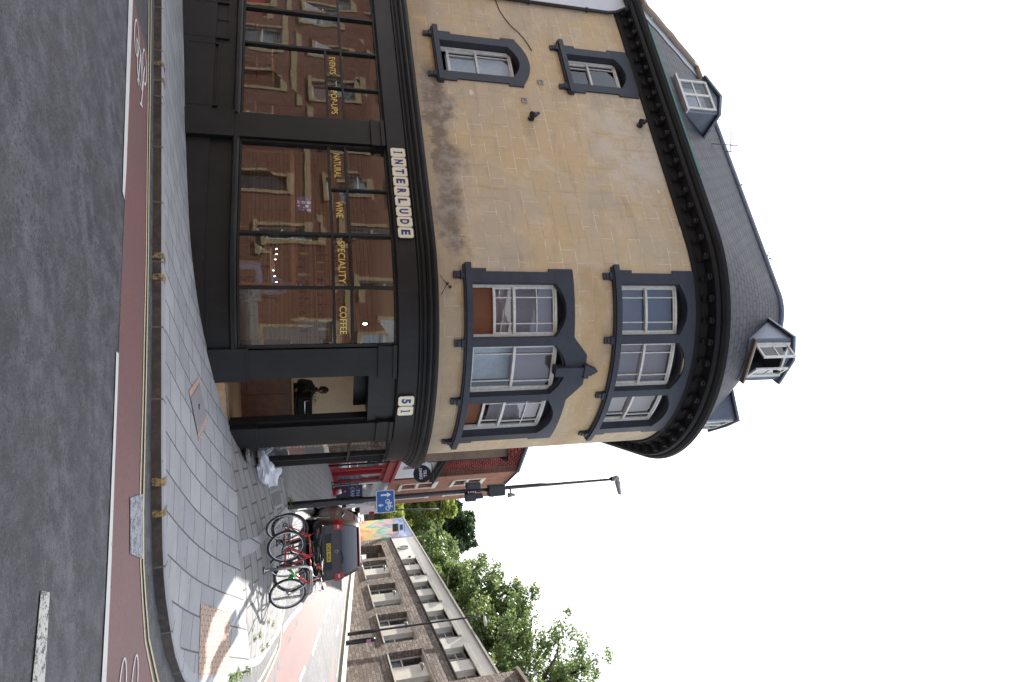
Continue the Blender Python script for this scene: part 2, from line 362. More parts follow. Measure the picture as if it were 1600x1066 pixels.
def m_wall():
    t = NT('ochre_limestone_ashlar'); u = t.uv(); v = t.pos(); X = t.xyz(u); s_, z_ = X[0], X[1]
    uj = t.n('ShaderNodeVectorMath', operation='ADD'); nj = t.n('ShaderNodeTexNoise', {'Scale': .9, 'Detail': 2.}); t.t.links.new(u, nj.inputs['Vector'])
    sc = t.n('ShaderNodeVectorMath', operation='SCALE'); sc.inputs['Scale'].default_value = .05; t.t.links.new(nj.outputs['Color'], sc.inputs[0]); t.t.links.new(u, uj.inputs[0]); t.t.links.new(sc.outputs[0], uj.inputs[1]); uj = uj.outputs[0]
    b = t.brick(uj, .56, .292, .0065, (0, 0, 0), (1, 1, 1), (.5, .5, .5), .5, .3); bw = t.n('ShaderNodeRGBToBW', {'Color': b.outputs['Color']}).outputs[0]
    big = t.noise(v, .6, 5, .62); mid = t.noise(v, 1.9, 7, .68, .5); fine = t.noise(v, 30, 6, .75); horiz = t.noise(t.map(u, (.55, 2.6, 1)), 1.5, 6, .7)
    c = t.mix(t.step(big, .36, .64), (.56, .415, .235), (.47, .385, .27))
    c = t.mix(t.math('MULTIPLY', bw, .45), c, (.58, .46, .315))
    c = t.mix(t.math('MULTIPLY', t.step(mid, .48, .72), .65), c, (.64, .52, .37))
    c = t.mix(t.math('MULTIPLY', t.step(horiz, .50, .74), .62), c, (.37, .285, .195))
    c = t.mix(t.math('MULTIPLY', t.step(t.noise(v, 1.0, 5, .65), .52, .66), .5), c, (.42, .37, .30))
    n13 = t.noise(v, 1.3, 4, .6)
    jm = t.math('MULTIPLY', b.outputs['Fac'], t.step(n13, .45, .56)); jm = t.math('MULTIPLY', jm, t.step(t.noise(v, 5, 3), .36, .56))
    c = t.mix(t.math('MULTIPLY', jm, .9), c, (.78, .69, .54))
    jd = t.math('MULTIPLY', b.outputs['Fac'], t.step(n13, .52, .40)); c = t.mix(t.math('MULTIPLY', jd, .35), c, (.22, .16, .11))
    wob = t.math('MULTIPLY', t.math('SUBTRACT', t.noise(v, 1.3, 6, .7), .5), 1.3); zz = t.math('ADD', z_, wob); ws = t.math('ADD', s_, t.math('MULTIPLY', wob, 1.5))
    g1 = t.math('MULTIPLY', t.step(zz, 4.05, 4.15), t.math('SUBTRACT', 1., t.step(zz, 4.35, 4.80)))
    g1 = t.math('MULTIPLY', g1, t.math('MULTIPLY', t.step(ws, -4.9, -3.9), t.math('SUBTRACT', 1., t.step(ws, .0, .7))))
    c = t.mix(t.math('MULTIPLY', g1, .9), c, t.mix(t.step(t.noise(v, 3, 5, .7), .4, .62), (.13, .105, .085), (.34, .315, .28)))
    c = t.mix(t.math('MULTIPLY', t.math('SUBTRACT', 1., t.step(zz, 4.0, 4.7)), .5), c, (.30, .225, .16))
    g3 = t.math('MULTIPLY', t.math('MULTIPLY', t.step(mid, .36, .55), t.step(zz, 7.2, 8.2)), t.math('MULTIPLY', t.step(ws, -4.0, -3.2), t.math('SUBTRACT', 1., t.step(ws, -1.8, -1.0))))
    c = t.mix(t.math('MULTIPLY', g3, .7), c, (.60, .53, .44))
    pz = t.math('MULTIPLY', t.math('GREATER_THAN', t.noise(t.map(uj, (1.8, 3.4, 1)), 1.0, 0), .83), .85); c = t.mix(pz, c, (.70, .64, .53))
    c = t.mix(t.math('MULTIPLY', t.step(fine, .5, .8), .35), c, (.30, .23, .155))
    c = t.mix(t.math('MULTIPLY', t.step(t.noise(t.map(u, (6, .7, 1)), 1.2, 5), .55, .8), .38), c, (.30, .225, .15))
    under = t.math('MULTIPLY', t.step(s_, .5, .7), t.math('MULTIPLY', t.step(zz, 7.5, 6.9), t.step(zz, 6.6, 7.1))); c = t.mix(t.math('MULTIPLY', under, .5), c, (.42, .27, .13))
    h = t.math('SUBTRACT', t.math('ADD', t.math('MULTIPLY', fine, .5), mid), t.math('MULTIPLY', b.outputs['Fac'], .5)); t.bump(h, .55, .012)
    return t.fin(c, .88, 0, .25)
M['ashlar'] = m_wall()
def m_slates(name, c1, c2, w=.30, h=.19):
    t = NT(name); u = t.uv(); v = t.pos(); b = t.brick(u, w, h, .024, c1, c2, tuple(x * .12 for x in c1), .5, .2)
    n = t.noise(v, 1.2, 6, .65); f = t.noise(v, 25, 4)
    c = t.mix(t.math('MULTIPLY', t.step(n, .45, .75), .5), b.outputs['Color'], tuple(x * 1.35 for x in c2)); X = t.xyz(u)
    saw = t.math('FRACT', t.math('DIVIDE', X[1], h)); hh = t.math('ADD', t.math('MULTIPLY', saw, -1.), t.math('MULTIPLY', b.outputs['Fac'], -.8))
    c = t.mix(t.math('MULTIPLY', t.step(t.noise(t.map(u, (3, .5, 1)), 1.0, 6, .7), .5, .75), .4), c, tuple(x * 1.9 for x in c2)); c = t.mix(t.math('MULTIPLY', t.step(t.noise(v, 4, 5, .7), .62, .72), .35), c, (.07, .075, .05))
    t.bump(t.math('ADD', hh, t.math('MULTIPLY', f, .15)), .8, .012); return t.fin(c, t.math('ADD', .48, t.math('MULTIPLY', n, .25)), 0, .22)
M['slates'] = m_slates('natural_slates', (.022, .023, .031), (.038, .039, .051), .30, .245)
M['tiles_red'] = m_slates('red_clay_tiles', (.20, .035, .03), (.26, .055, .045), .17, .11)
M['slates_far'] = m_slates('dark_blue_slates', (.05, .06, .085), (.07, .08, .11), .28, .2)
def m_brick(name, c1, c2, cm, w=.225, h=.075, ms=.010, var=.4):
    t = NT(name); u = t.uv(); v = t.pos(); b = t.brick(u, w, h, ms, c1, c2, cm, .5, .2); n = t.noise(v, 1.5, 6, .65)
    c = t.mix(t.math('MULTIPLY', t.step(n, .45, .75), var), b.outputs['Color'], tuple(x * .55 for x in c1)); t.bump(t.math('ADD', t.math('MULTIPLY', b.outputs['Fac'], -1.), t.noise(v, 40, 3)), .5, .006); return t.fin(c, .85, 0, .25)
M['brick'] = m_brick('red_brick', (.26, .085, .05), (.34, .12, .07), (.30, .25, .20))
M['brickbrown'] = m_brick('brown_brick', (.19, .085, .05), (.27, .13, .08), (.32, .27, .22), .23, .09, .014, .6)
M['brickterr'] = m_brick('terrace_brick', (.155, .058, .042), (.205, .083, .060), (.15, .125, .10))
def m_rubble():
    t = NT('rock_faced_rubble_stone'); u = t.uv(); v = t.pos()
    nj = t.n('ShaderNodeTexNoise', {'Scale': 4.5, 'Detail': 3.}); t.t.links.new(u, nj.inputs['Vector']); sc = t.n('ShaderNodeVectorMath', operation='SCALE'); sc.inputs['Scale'].default_value = .14; t.t.links.new(nj.outputs['Color'], sc.inputs[0])
    ad = t.n('ShaderNodeVectorMath', operation='ADD'); t.t.links.new(u, ad.inputs[0]); t.t.links.new(sc.outputs[0], ad.inputs[1]); ad = ad.outputs[0]
    b = t.brick(ad, .33, .145, .014, (.14, .105, .085), (.36, .295, .25), (.11, .085, .07), .47, .35); n = t.noise(v, 20, 6, .8); n2 = t.noise(v, .7, 4)
    c = t.mix(t.math('MULTIPLY', t.step(n, .50, .64), .6), b.outputs['Color'], (.56, .49, .43)); c = t.mix(t.math('MULTIPLY', t.step(n, .47, .37), .7), c, (.065, .05, .045)); c = t.mix(t.math('MULTIPLY', t.step(n2, .4, .7), .35), c, (.15, .125, .11))
    t.bump(t.math('ADD', t.math('MULTIPLY', b.outputs['Fac'], -1.), t.math('MULTIPLY', n, 1.2)), 1.0, .05); return t.fin(c, .9, 0, .2)
M['rubble'] = m_rubble()
M['render'] = paint('tan_render', (.22, .165, .125), .9, .25, 1.5, .4)
M['whiterender'] = paint('white_render', (.62, .64, .68), .7, .08, 1.5, .3)
def m_leaf(name, c1, c2, c3):
    t = NT(name); v = t.pos(); oi = t.n('ShaderNodeObjectInfo'); n = t.noise(v, .45, 3, .6); n2 = t.noise(v, 3.0, 2)
    c = t.mix(t.step(n, .35, .65), c1, c2); c = t.mix(t.math('MULTIPLY', t.step(n2, .5, .75), .6), c, c3)
    t.set(t.b.inputs['Base Color'], c); t.b.inputs['Roughness'].default_value = .5
    tl = t.n('ShaderNodeBsdfTranslucent'); t.t.links.new(c, tl.inputs['Color']); ms = t.n('ShaderNodeMixShader', {0: .5})
    t.t.links.new(t.b.outputs[0], ms.inputs[1]); t.t.links.new(tl.outputs[0], ms.inputs[2]); t.t.links.new(ms.outputs[0], t.out.inputs['Surface']); return t.mat
M['leaf_mid'] = m_leaf('broad_leaves', (.105, .155, .048), (.165, .225, .075), (.24, .285, .11))
M['leaf_bright'] = m_leaf('yellow_green_leaves', (.19, .24, .05), (.28, .32, .07), (.34, .35, .10))
M['leaf_dark'] = m_leaf('dark_evergreen_leaves', (.03, .055, .022), (.05, .085, .03), (.07, .11, .04))
M['bark'] = paint('bark', (.07, .055, .04), .9, .3, 8, .6)

# ================================================================== GROUND
def smooth_path(pts, step=.25):
    P = [Vector((a, b, 0)) for a, b in pts]; out = []
    for i in range(len(P) - 1):
        p0, p1, p2, p3 = P[max(i - 1, 0)], P[i], P[i + 1], P[min(i + 2, len(P) - 1)]
        k = max(1, int((p2 - p1).length / step))
        for j in range(k):
            t = j / k; out.append(((2 * p1) + (p2 - p0) * t + (2 * p0 - 5 * p1 + 4 * p2 - p3) * t * t + (3 * p1 - p0 - 3 * p2 + p3) * t ** 3) * .5)
    out.append(P[-1]); return [(v.x, v.y) for v in out]
def inpoly(x, y, poly):
    c = False; j = len(poly) - 1
    for i in range(len(poly)):
        a, b = poly[i], poly[j]
        if (a[1] > y) != (b[1] > y) and x < (b[0] - a[0]) * (y - a[1]) / (b[1] - a[1]) + a[0]: c = not c
        j = i
    return c
UVROT = atan2(DD[1], DD[0])
def drape(name, poly, mat, lift=0., cell=.6, rot=None, **tg):
    xs = [p[0] for p in poly]; ys = [p[1] for p in poly]; pts = [Vector(p) for p in poly]; n = len(pts)
    for i in range(int((max(xs) - min(xs)) / cell) + 1):
        for j in range(int((max(ys) - min(ys)) / cell) + 1):
            x, y = min(xs) + (i + .5) * cell, min(ys) + (j + .5) * cell
            if inpoly(x, y, poly): pts.append(Vector((x, y)))
    v, e, f, *_ = delaunay_2d_cdt(pts, [(i, (i + 1) % n) for i in range(n)], [], 0, 1e-5)
    f = [q for q in f if inpoly(sum(v[i].x for i in q) / 3, sum(v[i].y for i in q) / 3, poly)]
    zz = gv([p.x for p in v], [p.y for p in v]) + lift
    mb = MB(); mb.add([(p.x, p.y, z) for p, z in zip(v, zz)], f)
    return mb.build(name, mat, rotuv=UVROT if rot is None else rot, **tg)
def line_poly(pts, w, side=0):
    a = []; b = []
    for i, p in enumerate(pts):
        q0, q1 = pts[max(i - 1, 0)], pts[min(i + 1, len(pts) - 1)]; dx, dy = q1[0] - q0[0], q1[1] - q0[1]; l = math.hypot(dx, dy)
        nx, ny = -dy / l, dx / l; a.append((p[0] + nx * w / 2, p[1] + ny * w / 2)); b.append((p[0] - nx * w / 2, p[1] - ny * w / 2))
    return a + b[::-1]
def offs(pts, w): 
    return line_poly(pts, 2 * w)[:len(pts)]
ST = dict(kind='structure')
# one road sheet out to the horizon
gx = sorted(set([round(-400 + 40 * i, 2) for i in range(8)] + [round(-90 + 8 * i, 2) for i in range(8)] + [round(-26 + .7 * i, 2) for i in range(80)] + [32 + 6 * i for i in range(12)] + [110 + 40 * i for i in range(9)]))
gy = sorted(set([-400 + 40 * i for i in range(9)] + [-70 + 8 * i for i in range(7)] + [round(-14 + .7 * i, 2) for i in range(90)] + [50 + 6 * i for i in range(14)] + [140 + 40 * i for i in range(9)]))
GX, GY = np.meshgrid(gx, gy)
fade = np.clip((np.maximum(np.abs(GX), np.abs(GY)) - 70) / 60, 0, 1)
GZ = (gv(np.clip(GX, -90, 90), np.clip(GY, -90, 100)) - KERB) * (1 - fade) + fade * (2.5 + np.clip(GY, -100, 400) * .02)
_fp = [(W(s, 0, -.30).x, W(s, 0, -.30).y) for s in [-6.8] + [k * .4 for k in range(0, 16)] + [S_END + 3.3]] + [(-1, 24), (-8, 24)]
for _j in range(GX.shape[0]):
    for _i in range(GX.shape[1]):
        if inpoly(GX[_j, _i], GY[_j, _i], _fp): GZ[_j, _i] -= 2.2       # basement under the corner building
mb = MB(); nx_, ny_ = len(gx), len(gy)
mb.add([(GX.flat[i], GY.flat[i], GZ.flat[i]) for i in range(GX.size)], [(j * nx_ + i, j * nx_ + i + 1, (j + 1) * nx_ + i + 1, (j + 1) * nx_ + i) for j in range(ny_ - 1) for i in range(nx_ - 1)])
mb.build('road', M['asphalt'], **ST)
R_ = -KERB
GP = {
    'kerb_top':[(-6.15,12.01),(-5.19,11.27),(-4.00,10.64),(-2.93,10.08),(-1.98,9.61),(-1.11,9.16),(-0.32,8.75),(0.41,8.37),(1.07,8.07),(1.73,7.92),(2.06,7.90),(2.40,7.93),(2.66,8.01),(2.89,8.13),(3.19,8.30),(3.49,8.50),(3.80,8.80),(4.18,9.23),(4.61,10.07),(4.84,10.80),(5.21,11.75),(5.66,12.99),(5.99,14.49),(6.42,16.23),(6.23,16.70),(5.96,16.96),(5.45,17.00),(4.83,16.93),(4.42,17.36),(4.35,18.49),(4.64,20.09),(5.23,22.50)],
    'bnd1':[(1.55,12.82),(2.15,12.15),(2.53,12.18),(3.09,11.71),(3.37,11.67),(4.28,11.70),(5.42,12.06)],
    'lane_out':[(-4.27,9.28),(-2.81,8.54),(-1.87,8.05),(-1.53,7.88),(0.04,7.10),(1.11,6.67),(1.38,6.52),(1.88,6.39),(2.67,6.20),(3.05,6.09)],
    'lane_in':[(-3.85,10.08),(-2.16,9.27),(-0.55,8.44),(-0.16,8.21),(0.70,7.78),(1.27,7.52),(1.59,7.40),(2.09,7.38),(2.54,7.44),(2.88,7.50),(3.45,7.84),(3.92,8.20)],
    'wl1a':[(-4.31,9.28),(-1.87,8.05),(-1.52,7.85)],
    'wl1b':[(-4.18,9.01),(-1.83,7.90),(-1.59,7.79)],
    'wl2a':[(0.05,7.09),(1.11,6.67),(1.38,6.52),(2.67,6.20),(2.95,6.10)],
    'wl2b':[(0.03,7.01),(1.10,6.59),(1.36,6.44),(2.62,6.08),(2.88,5.97)],
    'y1':[(-5.07,10.66),(-2.76,9.52),(-1.05,8.71),(-0.16,8.21),(0.70,7.77),(1.27,7.52),(1.60,7.42),(2.09,7.38),(2.47,7.42),(2.88,7.50),(3.45,7.84),(3.73,8.08)],
    'y2':[(-5.19,10.91),(-2.80,9.68),(-1.06,8.83),(-0.16,8.35),(0.71,7.89),(1.30,7.65),(1.63,7.55),(2.13,7.49),(2.51,7.55),(2.94,7.66),(3.57,8.08),(3.88,8.40)],
    'patch':[(1.39,7.10),(1.45,7.55),(2.07,7.46),(2.02,7.34),(1.89,7.02)],
    'cen':[(1.51,4.96),(1.57,5.10),(2.07,4.94),(2.24,4.84),(2.15,4.67),(1.98,4.75)],
    'sym1':[(-3.89,9.24),(-3.73,9.98),(-2.85,9.27),(-3.75,9.33),(-3.50,9.70)],
    'sym2':[(2.73,6.72),(2.93,7.15)],
    'slane':[(6.80,14.68),(7.02,15.97),(6.80,16.97),(6.91,17.94),(7.12,19.28),(7.27,20.21),(7.55,21.98),(8.30,25.02),(8.95,25.55),(8.76,23.70),(8.63,22.01),(8.55,21.30),(8.60,19.77),(8.48,18.80),(8.49,18.05)],
    'sd1':[(8.71,23.64),(8.65,22.06)],
    'sd2':[(8.53,21.25),(8.59,19.76)],
    'sd3':[(8.49,18.81),(8.51,18.10)],
    'sw':[(6.99,19.40),(7.11,19.29),(6.89,17.95),(6.85,17.17),(6.69,17.17),(6.78,17.98)],
    'sy1':[(6.75,16.57),(6.85,16.28),(6.30,13.65)],
    'sy2':[(6.32,17.46),(6.63,17.05),(6.99,16.74),(6.99,16.13),(6.71,14.49)],
    'fd1':[(11.04,29.09),(10.93,27.65)],
    'fd2':[(10.44,26.15),(10.23,24.80)],
    'flane':[(10.02,23.40),(10.53,22.71),(10.64,22.25),(10.26,21.50)],
    'fkerb':[(11.76,35.11),(11.58,31.62),(11.50,28.15),(11.21,23.41)],
    'tact':[(3.37,9.77),(3.98,11.00),(4.80,10.86),(4.24,9.54)],
    'manh':[(0.59,10.02),(0.45,10.91),(1.11,11.11),(1.32,10.31)],
    'tick':[(-3.86,10.57),(-3.65,10.46),(-1.13,9.18),(-0.94,9.08),(1.47,7.95),(1.65,7.91)],
    'stripB':[(3.13,11.75),(3.38,11.68),(3.52,12.47),(3.63,15.66),(3.44,15.32),(3.35,12.79)],
    'zoneC':[(2.30,16.18),(2.82,15.49),(3.44,15.32)],
    'drain':[(2.98,14.33),(3.06,14.98)],
    }
kp = smooth_path([(-20.5, 19.35), (-13.3, 15.65)] + GP['kerb_top'])
kin = offs(kp, -.15) if False else None
def inward(p, w):
    o = line_poly(p, 2 * w); return o[:len(p)]
kin = inward(kp, .15)
if inpoly(kin[20][0], kin[20][1], kp + [(0, 40)]) is False: kin = inward(kp, -.15)
b1 = GP['bnd1']
WALLIN = [(W(s, 0, -.25).x, W(s, 0, -.25).y) for s in (5.6, 5.0, 4.4, 3.6)]
# main slabs: kerb (inner edge) .. wall .. boundary line
i_b = min(range(len(kin)), key=lambda i: (kin[i][0] - b1[-1][0]) ** 2 + (kin[i][1] - b1[-1][1]) ** 2)
zoneA = kin[:i_b + 1] + b1[::-1] + [(W(s, 0, -.2).x, W(s, 0, -.2).y) for s in (3.7, 3.0, 2.0, 1.0, 0, -4, -12, -20)]
drape('pavement', zoneA, M['slabs'], 0, .5, rot=UVROT + pi / 2, **ST)
zoneB = b1 + kin[i_b:] + [(5.9, 24.5), (5.1, 15.4 + 16.5), (4.0, 30.8), (2.6, 24), (2.0, 18), (1.0, 14), (W(3.7, 0, -.2).x, W(3.7, 0, -.2).y)]
kB = kin[i_b + 1:]
cut = min(range(len(kB)), key=lambda i: (kB[i][0] - 4.5) ** 2 + (kB[i][1] - 17.1) ** 2)
zoneB = b1 + kB[:cut] + [(3.44, 15.45), (2.82, 15.55), (2.34, 16.18)] + [(W(s, 0, -.12).x, W(s, 0, -.12).y) for s in (6.9, 6.3, 5.7, 5.1, 4.5, 4.0)]
drape('pavement', zoneB, M['slabs2'], 0, .4, rot=UVROT + .35, **ST)
zoneC = [(2.34, 17.5), (2.34, 16.18), (2.82, 15.55), (3.44, 15.45)] + kB[cut:] + [(6.3, 26), (7.6, 30.5), (10.2, 37.5), (9.4, 39), (4.6, 31), (2.4, 24), (2.34, 18.7)]
drape('pavement', zoneC, M['setts'], 0, .6, rot=.2, **ST)
# kerb stones: granite-grey top, dirty face
kx = kp + [(6.45, 26.), (7.75, 30.4), (10.35, 37.4)]; kx = kp
ki2 = kin
mb = MB(); zt = gv([p[0] for p in kp], [p[1] for p in kp]) + .004; zi = gv([p[0] for p in ki2], [p[1] for p in ki2]) + .002; L_ = [0]
for i in range(1, len(kp)): L_.append(L_[-1] + math.hypot(kp[i][0] - kp[i - 1][0], kp[i][1] - kp[i - 1][1]))
v = []; uv = []
for i in range(len(kp)):
    ox, oy = kp[i]; ix, iy = ki2[i]; dx, dy = (ox - ix) / .15, (oy - iy) / .15
    v += [(ix, iy, zi[i]), (ox - dx * .02, oy - dy * .02, zt[i]), (ox, oy, zt[i] - .018), (ox + dx * .012, oy + dy * .012, zt[i] - .20)]
    uv += [(L_[i], 0.1), (L_[i], .25), (L_[i], .27), (L_[i], .4)]
ft = []; ff = []
for i in range(len(kp) - 1):
    b = 4 * i; ft += [(b, b + 1, b + 5, b + 4), (b + 1, b + 2, b + 6, b + 5)]; ff += [(b + 2, b + 3, b + 7, b + 6)]
mb.add(v, ft, 0, uv); mb.add(v, ff, 1, uv); mb.build('kerb', [M['kerbtop'], M['kerbface']], **ST)
# red cycle lane, lines, double yellow lines
ext = lambda p, q, k: (p[0] + (p[0] - q[0]) * k, p[1] + (p[1] - q[1]) * k)
lane = [p for i, p in enumerate(GP['lane_out']) if i not in (6, 7)] + [(5.0, 7.0)] + [(4.4, 8.6)] + GP['lane_in'][::-1]
drape('cycle_lane', lane, M['redlane'], R_ + .004, .5, **ST)
drape('road_marking', GP['wl1a'] + GP['wl1b'][::-1], M['linewhite'], R_ + .009, .5, **ST)
drape('road_marking', smooth_path([GP['wl2a'][i] for i in (0, 1, 3, 4)], .3) + smooth_path([GP['wl2b'][i] for i in (0, 1, 3, 4)], .3)[::-1], M['linewhite'], R_ + .009, .5, **ST)
for k in ('y1', 'y2'):
    p = [(-9.6, 12.9 if k == 'y1' else 13.15)] + GP[k]
    drape('road_marking', line_poly(smooth_path(p, .4), .045), M['lineyellow'], R_ + .010, .5, **ST)
drape('road_patch', GP['patch'], M['patch'], R_ + .013, .3, **ST)
drape('road_marking', GP['cen'], M['lineworn'], R_ + .009, .3, **ST)
# channel strip of plain asphalt next to the kerb is the road itself; side street
drape('cycle_lane', [(6.1, 12.3), (6.45, 13.4)] + GP['slane'] + [(8.25, 15.2), (7.9, 12.3)], M['redlane'], R_ + .004, .8, **ST)
for k in ('sd1', 'sd2', 'sd3', 'fd1', 'fd2'):
    drape('road_marking', line_poly(GP[k], .12), M['linewhite'], R_ + .009, .5, **ST)
drape('road_marking', GP['sw'], M['linewhite'], R_ + .009, .5, **ST)
for k, q in (('sy1', (5.9, 12.3)), ('sy2', (6.35, 13.0))): drape('road_marking', line_poly(smooth_path(GP[k] + [q], .4), .07), M['lineyellow'], R_ + .010, .5, **ST)
drape('cycle_lane', GP['flane'], M['redlane'], R_ + .004, .8, **ST)
fk = [(11.0, 17)] + GP['fkerb'][::-1] + [(11.9, 42), (12.2, 60)]
drape('pavement', fk + [(12.75, 60), (12.3, 26), (12.2, 17)], M['paleconc'], 0, 1, **ST)
mb = MB(); v = [];
for x, y in fk: v += [(x, y, g(x, y)), (x - .01, y, g(x, y) - .2)]
mb.add(v, [(2 * i, 2 * i + 1, 2 * i + 3, 2 * i + 2) for i in range(len(fk) - 1)]); mb.build('kerb', M['kerbface'], **ST)
drape('road_marking', line_poly([(p[0] - .25, p[1]) for p in fk], .06), M['lineyellow'], R_ + .010, .8, **ST)
# opposite pavement where the terrace stands
def WF(s, o): p = W(s, 0, o); return (p.x, p.y)
opp = [(T2[0], T2[1]) for T2 in ((TT[0] - s * DD[0] + o * NN[0], TT[1] - s * DD[1] + o * NN[1]) for s, o in ((-26, 9.6), (16, 9.6), (16, 13.3), (-26, 13.3)))]
# (W for the far side is a plain straight street line)
def ST_(s, o): return (TT[0] - s * DD[0] + o * NN[0], TT[1] - s * DD[1] + o * NN[1])
drape('pavement', [ST_(-26, 9.7), ST_(-5, 9.7), ST_(15, 9.7), ST_(15, 13.2), ST_(-26, 13.2)], M['slabs2'], .0, 1, **ST)
# tactile panel, kerb-stone band, manhole cover
drape('tactile_paving', GP['tact'], M['tactile'], .006, .4, rot=UVROT + .05, **ST)
drape('tactile_paving', [GP['tact'][3], GP['tact'][2], (4.98, 10.86), (4.42, 9.5)], M['kerbtop'], .007, .4, **ST)
drape('stone_band', GP['stripB'], M['kerbtop'], .006, .4, **ST)
mh = GP['manh']; c = (sum(p[0] for p in mh) / 4, sum(p[1] for p in mh) / 4)
mr = empty('manhole_cover', (c[0], c[1], g(*c)), 0, 'rectangular grey manhole cover with pink stone edging set in the slabs', 'manhole cover')
def drape_part(name, poly, mat, lift, parent):
    o = drape(name, poly, mat, lift, .3); o.parent = parent; o.matrix_parent_inverse = Matrix.Translation(-parent.location); return o
drape_part('edging', mh, M['tactile'], .006, mr)
sh = lambda k: [(c[0] + (p[0] - c[0]) * k, c[1] + (p[1] - c[1]) * k) for p in mh]
q = [(mh[0][0] * .86 + mh[3][0] * .14, mh[0][1] * .86 + mh[3][1] * .14), (mh[1][0] * .86 + mh[2][0] * .14, mh[1][1] * .86 + mh[2][1] * .14), (mh[2][0] * .86 + mh[1][0] * .14, mh[2][1] * .86 + mh[1][1] * .14), (mh[3][0] * .86 + mh[0][0] * .14, mh[3][1] * .86 + mh[0][1] * .14)]
drape_part('lid', q, paint('grey_cast_cover', (.22, .21, .22), .6, .1, 20, .5), .011, mr)
mb = MB(); mb.box(c[0] - .05, c[0] + .03, c[1] - .03, c[1] + .03, g(*c) + .008, g(*c) + .016)
o = mb.build('keyhole', M['rubber'], mr); o.matrix_parent_inverse = Matrix.Translation(-mr.location)
dr = [(2.93, 14.3), (3.2, 14.3), (3.28, 14.95), (3.0, 14.98)]
mr2 = empty('drain_cover', (3.1, 14.6, g(3.1, 14.6)), 0, 'small dark inspection cover in the pavement by the lamp post', 'drain cover')
drape_part('frame', [(2.88, 14.25), (3.25, 14.25), (3.33, 15.0), (2.95, 15.03)], M['kerbtop'], .006, mr2); drape_part('lid', dr, paint('cast_iron', (.10, .10, .105), .6, .2, 20, .5), .010, mr2)
# double yellow ticks on the kerb stones
for i, p in enumerate(GP['tick']):
    k = min(range(len(kp)), key=lambda j: (kp[j][0] - p[0]) ** 2 + (kp[j][1] - p[1]) ** 2)
    ox, oy = kp[k]; ix, iy = ki2[k]; tx, ty = DD[0] * -1, DD[1] * -1; ax, ay = (ox - ix) / .15, (oy - iy) / .15; z = g(ox, oy); w = .045; w2 = .075
    mb = MB(); P = [(ix, iy, z + .007), (ox - ax * .015, oy - ay * .015, z + .008), (ox + ax * .006, oy + ay * .006, z - .015), (ox + ax * .018, oy + ay * .018, z - .105)]
    V_ = []
    for j, (x, y, zz_) in enumerate(P):
        ww = (w2 if j == 0 else w); V_ += [(x - tx * ww, y - ty * ww, zz_), (x + tx * w, y + ty * w, zz_)]
    mb.add(V_, [(0, 1, 3, 2), (2, 3, 5, 4), (4, 5, 7, 6)]); mb.build('kerb_marking', M['yellow'], **ST)
# painted bicycle symbols in the lane
def bike_symbol(p, ang, k=.68, Wd=.44):
    """wheels side by side across the lane, stretched along it"""
    out = MB(); ca, sa = cos(ang), sin(ang)
    def T(a, b): a *= k; x = p[0] + a * ca - b * sa; y = p[1] + a * sa + b * ca; return (x, y, g(x, y) + R_ + .012)
    def st(pts, w=.020):
        for i in range(len(pts) - 1):
            (a0, b0), (a1, b1_) = pts[i], pts[i + 1]; l = math.hypot(a1 - a0, b1_ - b0) or 1; nx, ny = -(b1_ - b0) / l * w, (a1 - a0) / l * w
            out.add([T(a0 + nx, b0 + ny), T(a0 - nx, b0 - ny), T(a1 - nx, b1_ - ny), T(a1 + nx, b1_ + ny)], [(0, 1, 2, 3)])
    for cy in (-.5, .5):
        st([(.42 + .42 * cos(t * pi / 10), cy * Wd + .115 * sin(t * pi / 10)) for t in range(21)], .017)
    f = Wd
    st([(.42, -.5 * f), (1.15, -.3 * f), (1.2, .32 * f), (.42, .0), (.42, -.5 * f)]); st([(.42, .0), (1.3, -.22 * f)]); st([(.42, .5 * f), (1.55, .22 * f)]); st([(1.5, .36 * f), (1.62, .05 * f)]); st([(1.3, -.34 * f), (1.3, -.1 * f)])
    return out.build('road_marking', M['linewhite'], **ST)
a_ = atan2(-DD[1], -DD[0])
bike_symbol((-3.92, 9.58), a_); bike_symbol((2.80, 6.95), a_ + .12)

# ================================================================== CORNER BUILDING
def text2d(body, bold=0.0):
    cu = bpy.data.curves.new('t', 'FONT'); cu.body = body; cu.size = 1; cu.offset = bold; cu.resolution_u = 3
    ob = bpy.data.objects.new('t', cu); me = bpy.data.meshes.new_from_object(ob)
    v = [tuple(p.co) for p in me.vertices]; f = [tuple(p.vertices) for p in me.polygons]
    bpy.data.objects.remove(ob); bpy.data.curves.remove(cu); bpy.data.meshes.remove(me)
    x0 = min(p[0] for p in v); x1 = max(p[0] for p in v); y0 = min(p[1] for p in v); y1 = max(p[1] for p in v)
    return [((p[0] - x0) / (x1 - x0), (p[1] - y0) / (y1 - y0)) for p in v], f
def text_on(body, fn, name, mat, parent, bold=.0, **tg):
    """fn maps (0..1, 0..1) to a point"""
    v, f = text2d(body, bold); mb = MB(); mb.add([fn(*p) for p in v], f); return mb.build(name, mat, parent, **tg)
def wtext(body, s0, s1, z0, z1, o, mat, parent, name='lettering', bold=.0):
    return text_on(body, lambda a, b: W(s0 + (s1 - s0) * a, z0 + (z1 - z0) * b, o), name, mat, parent, bold)

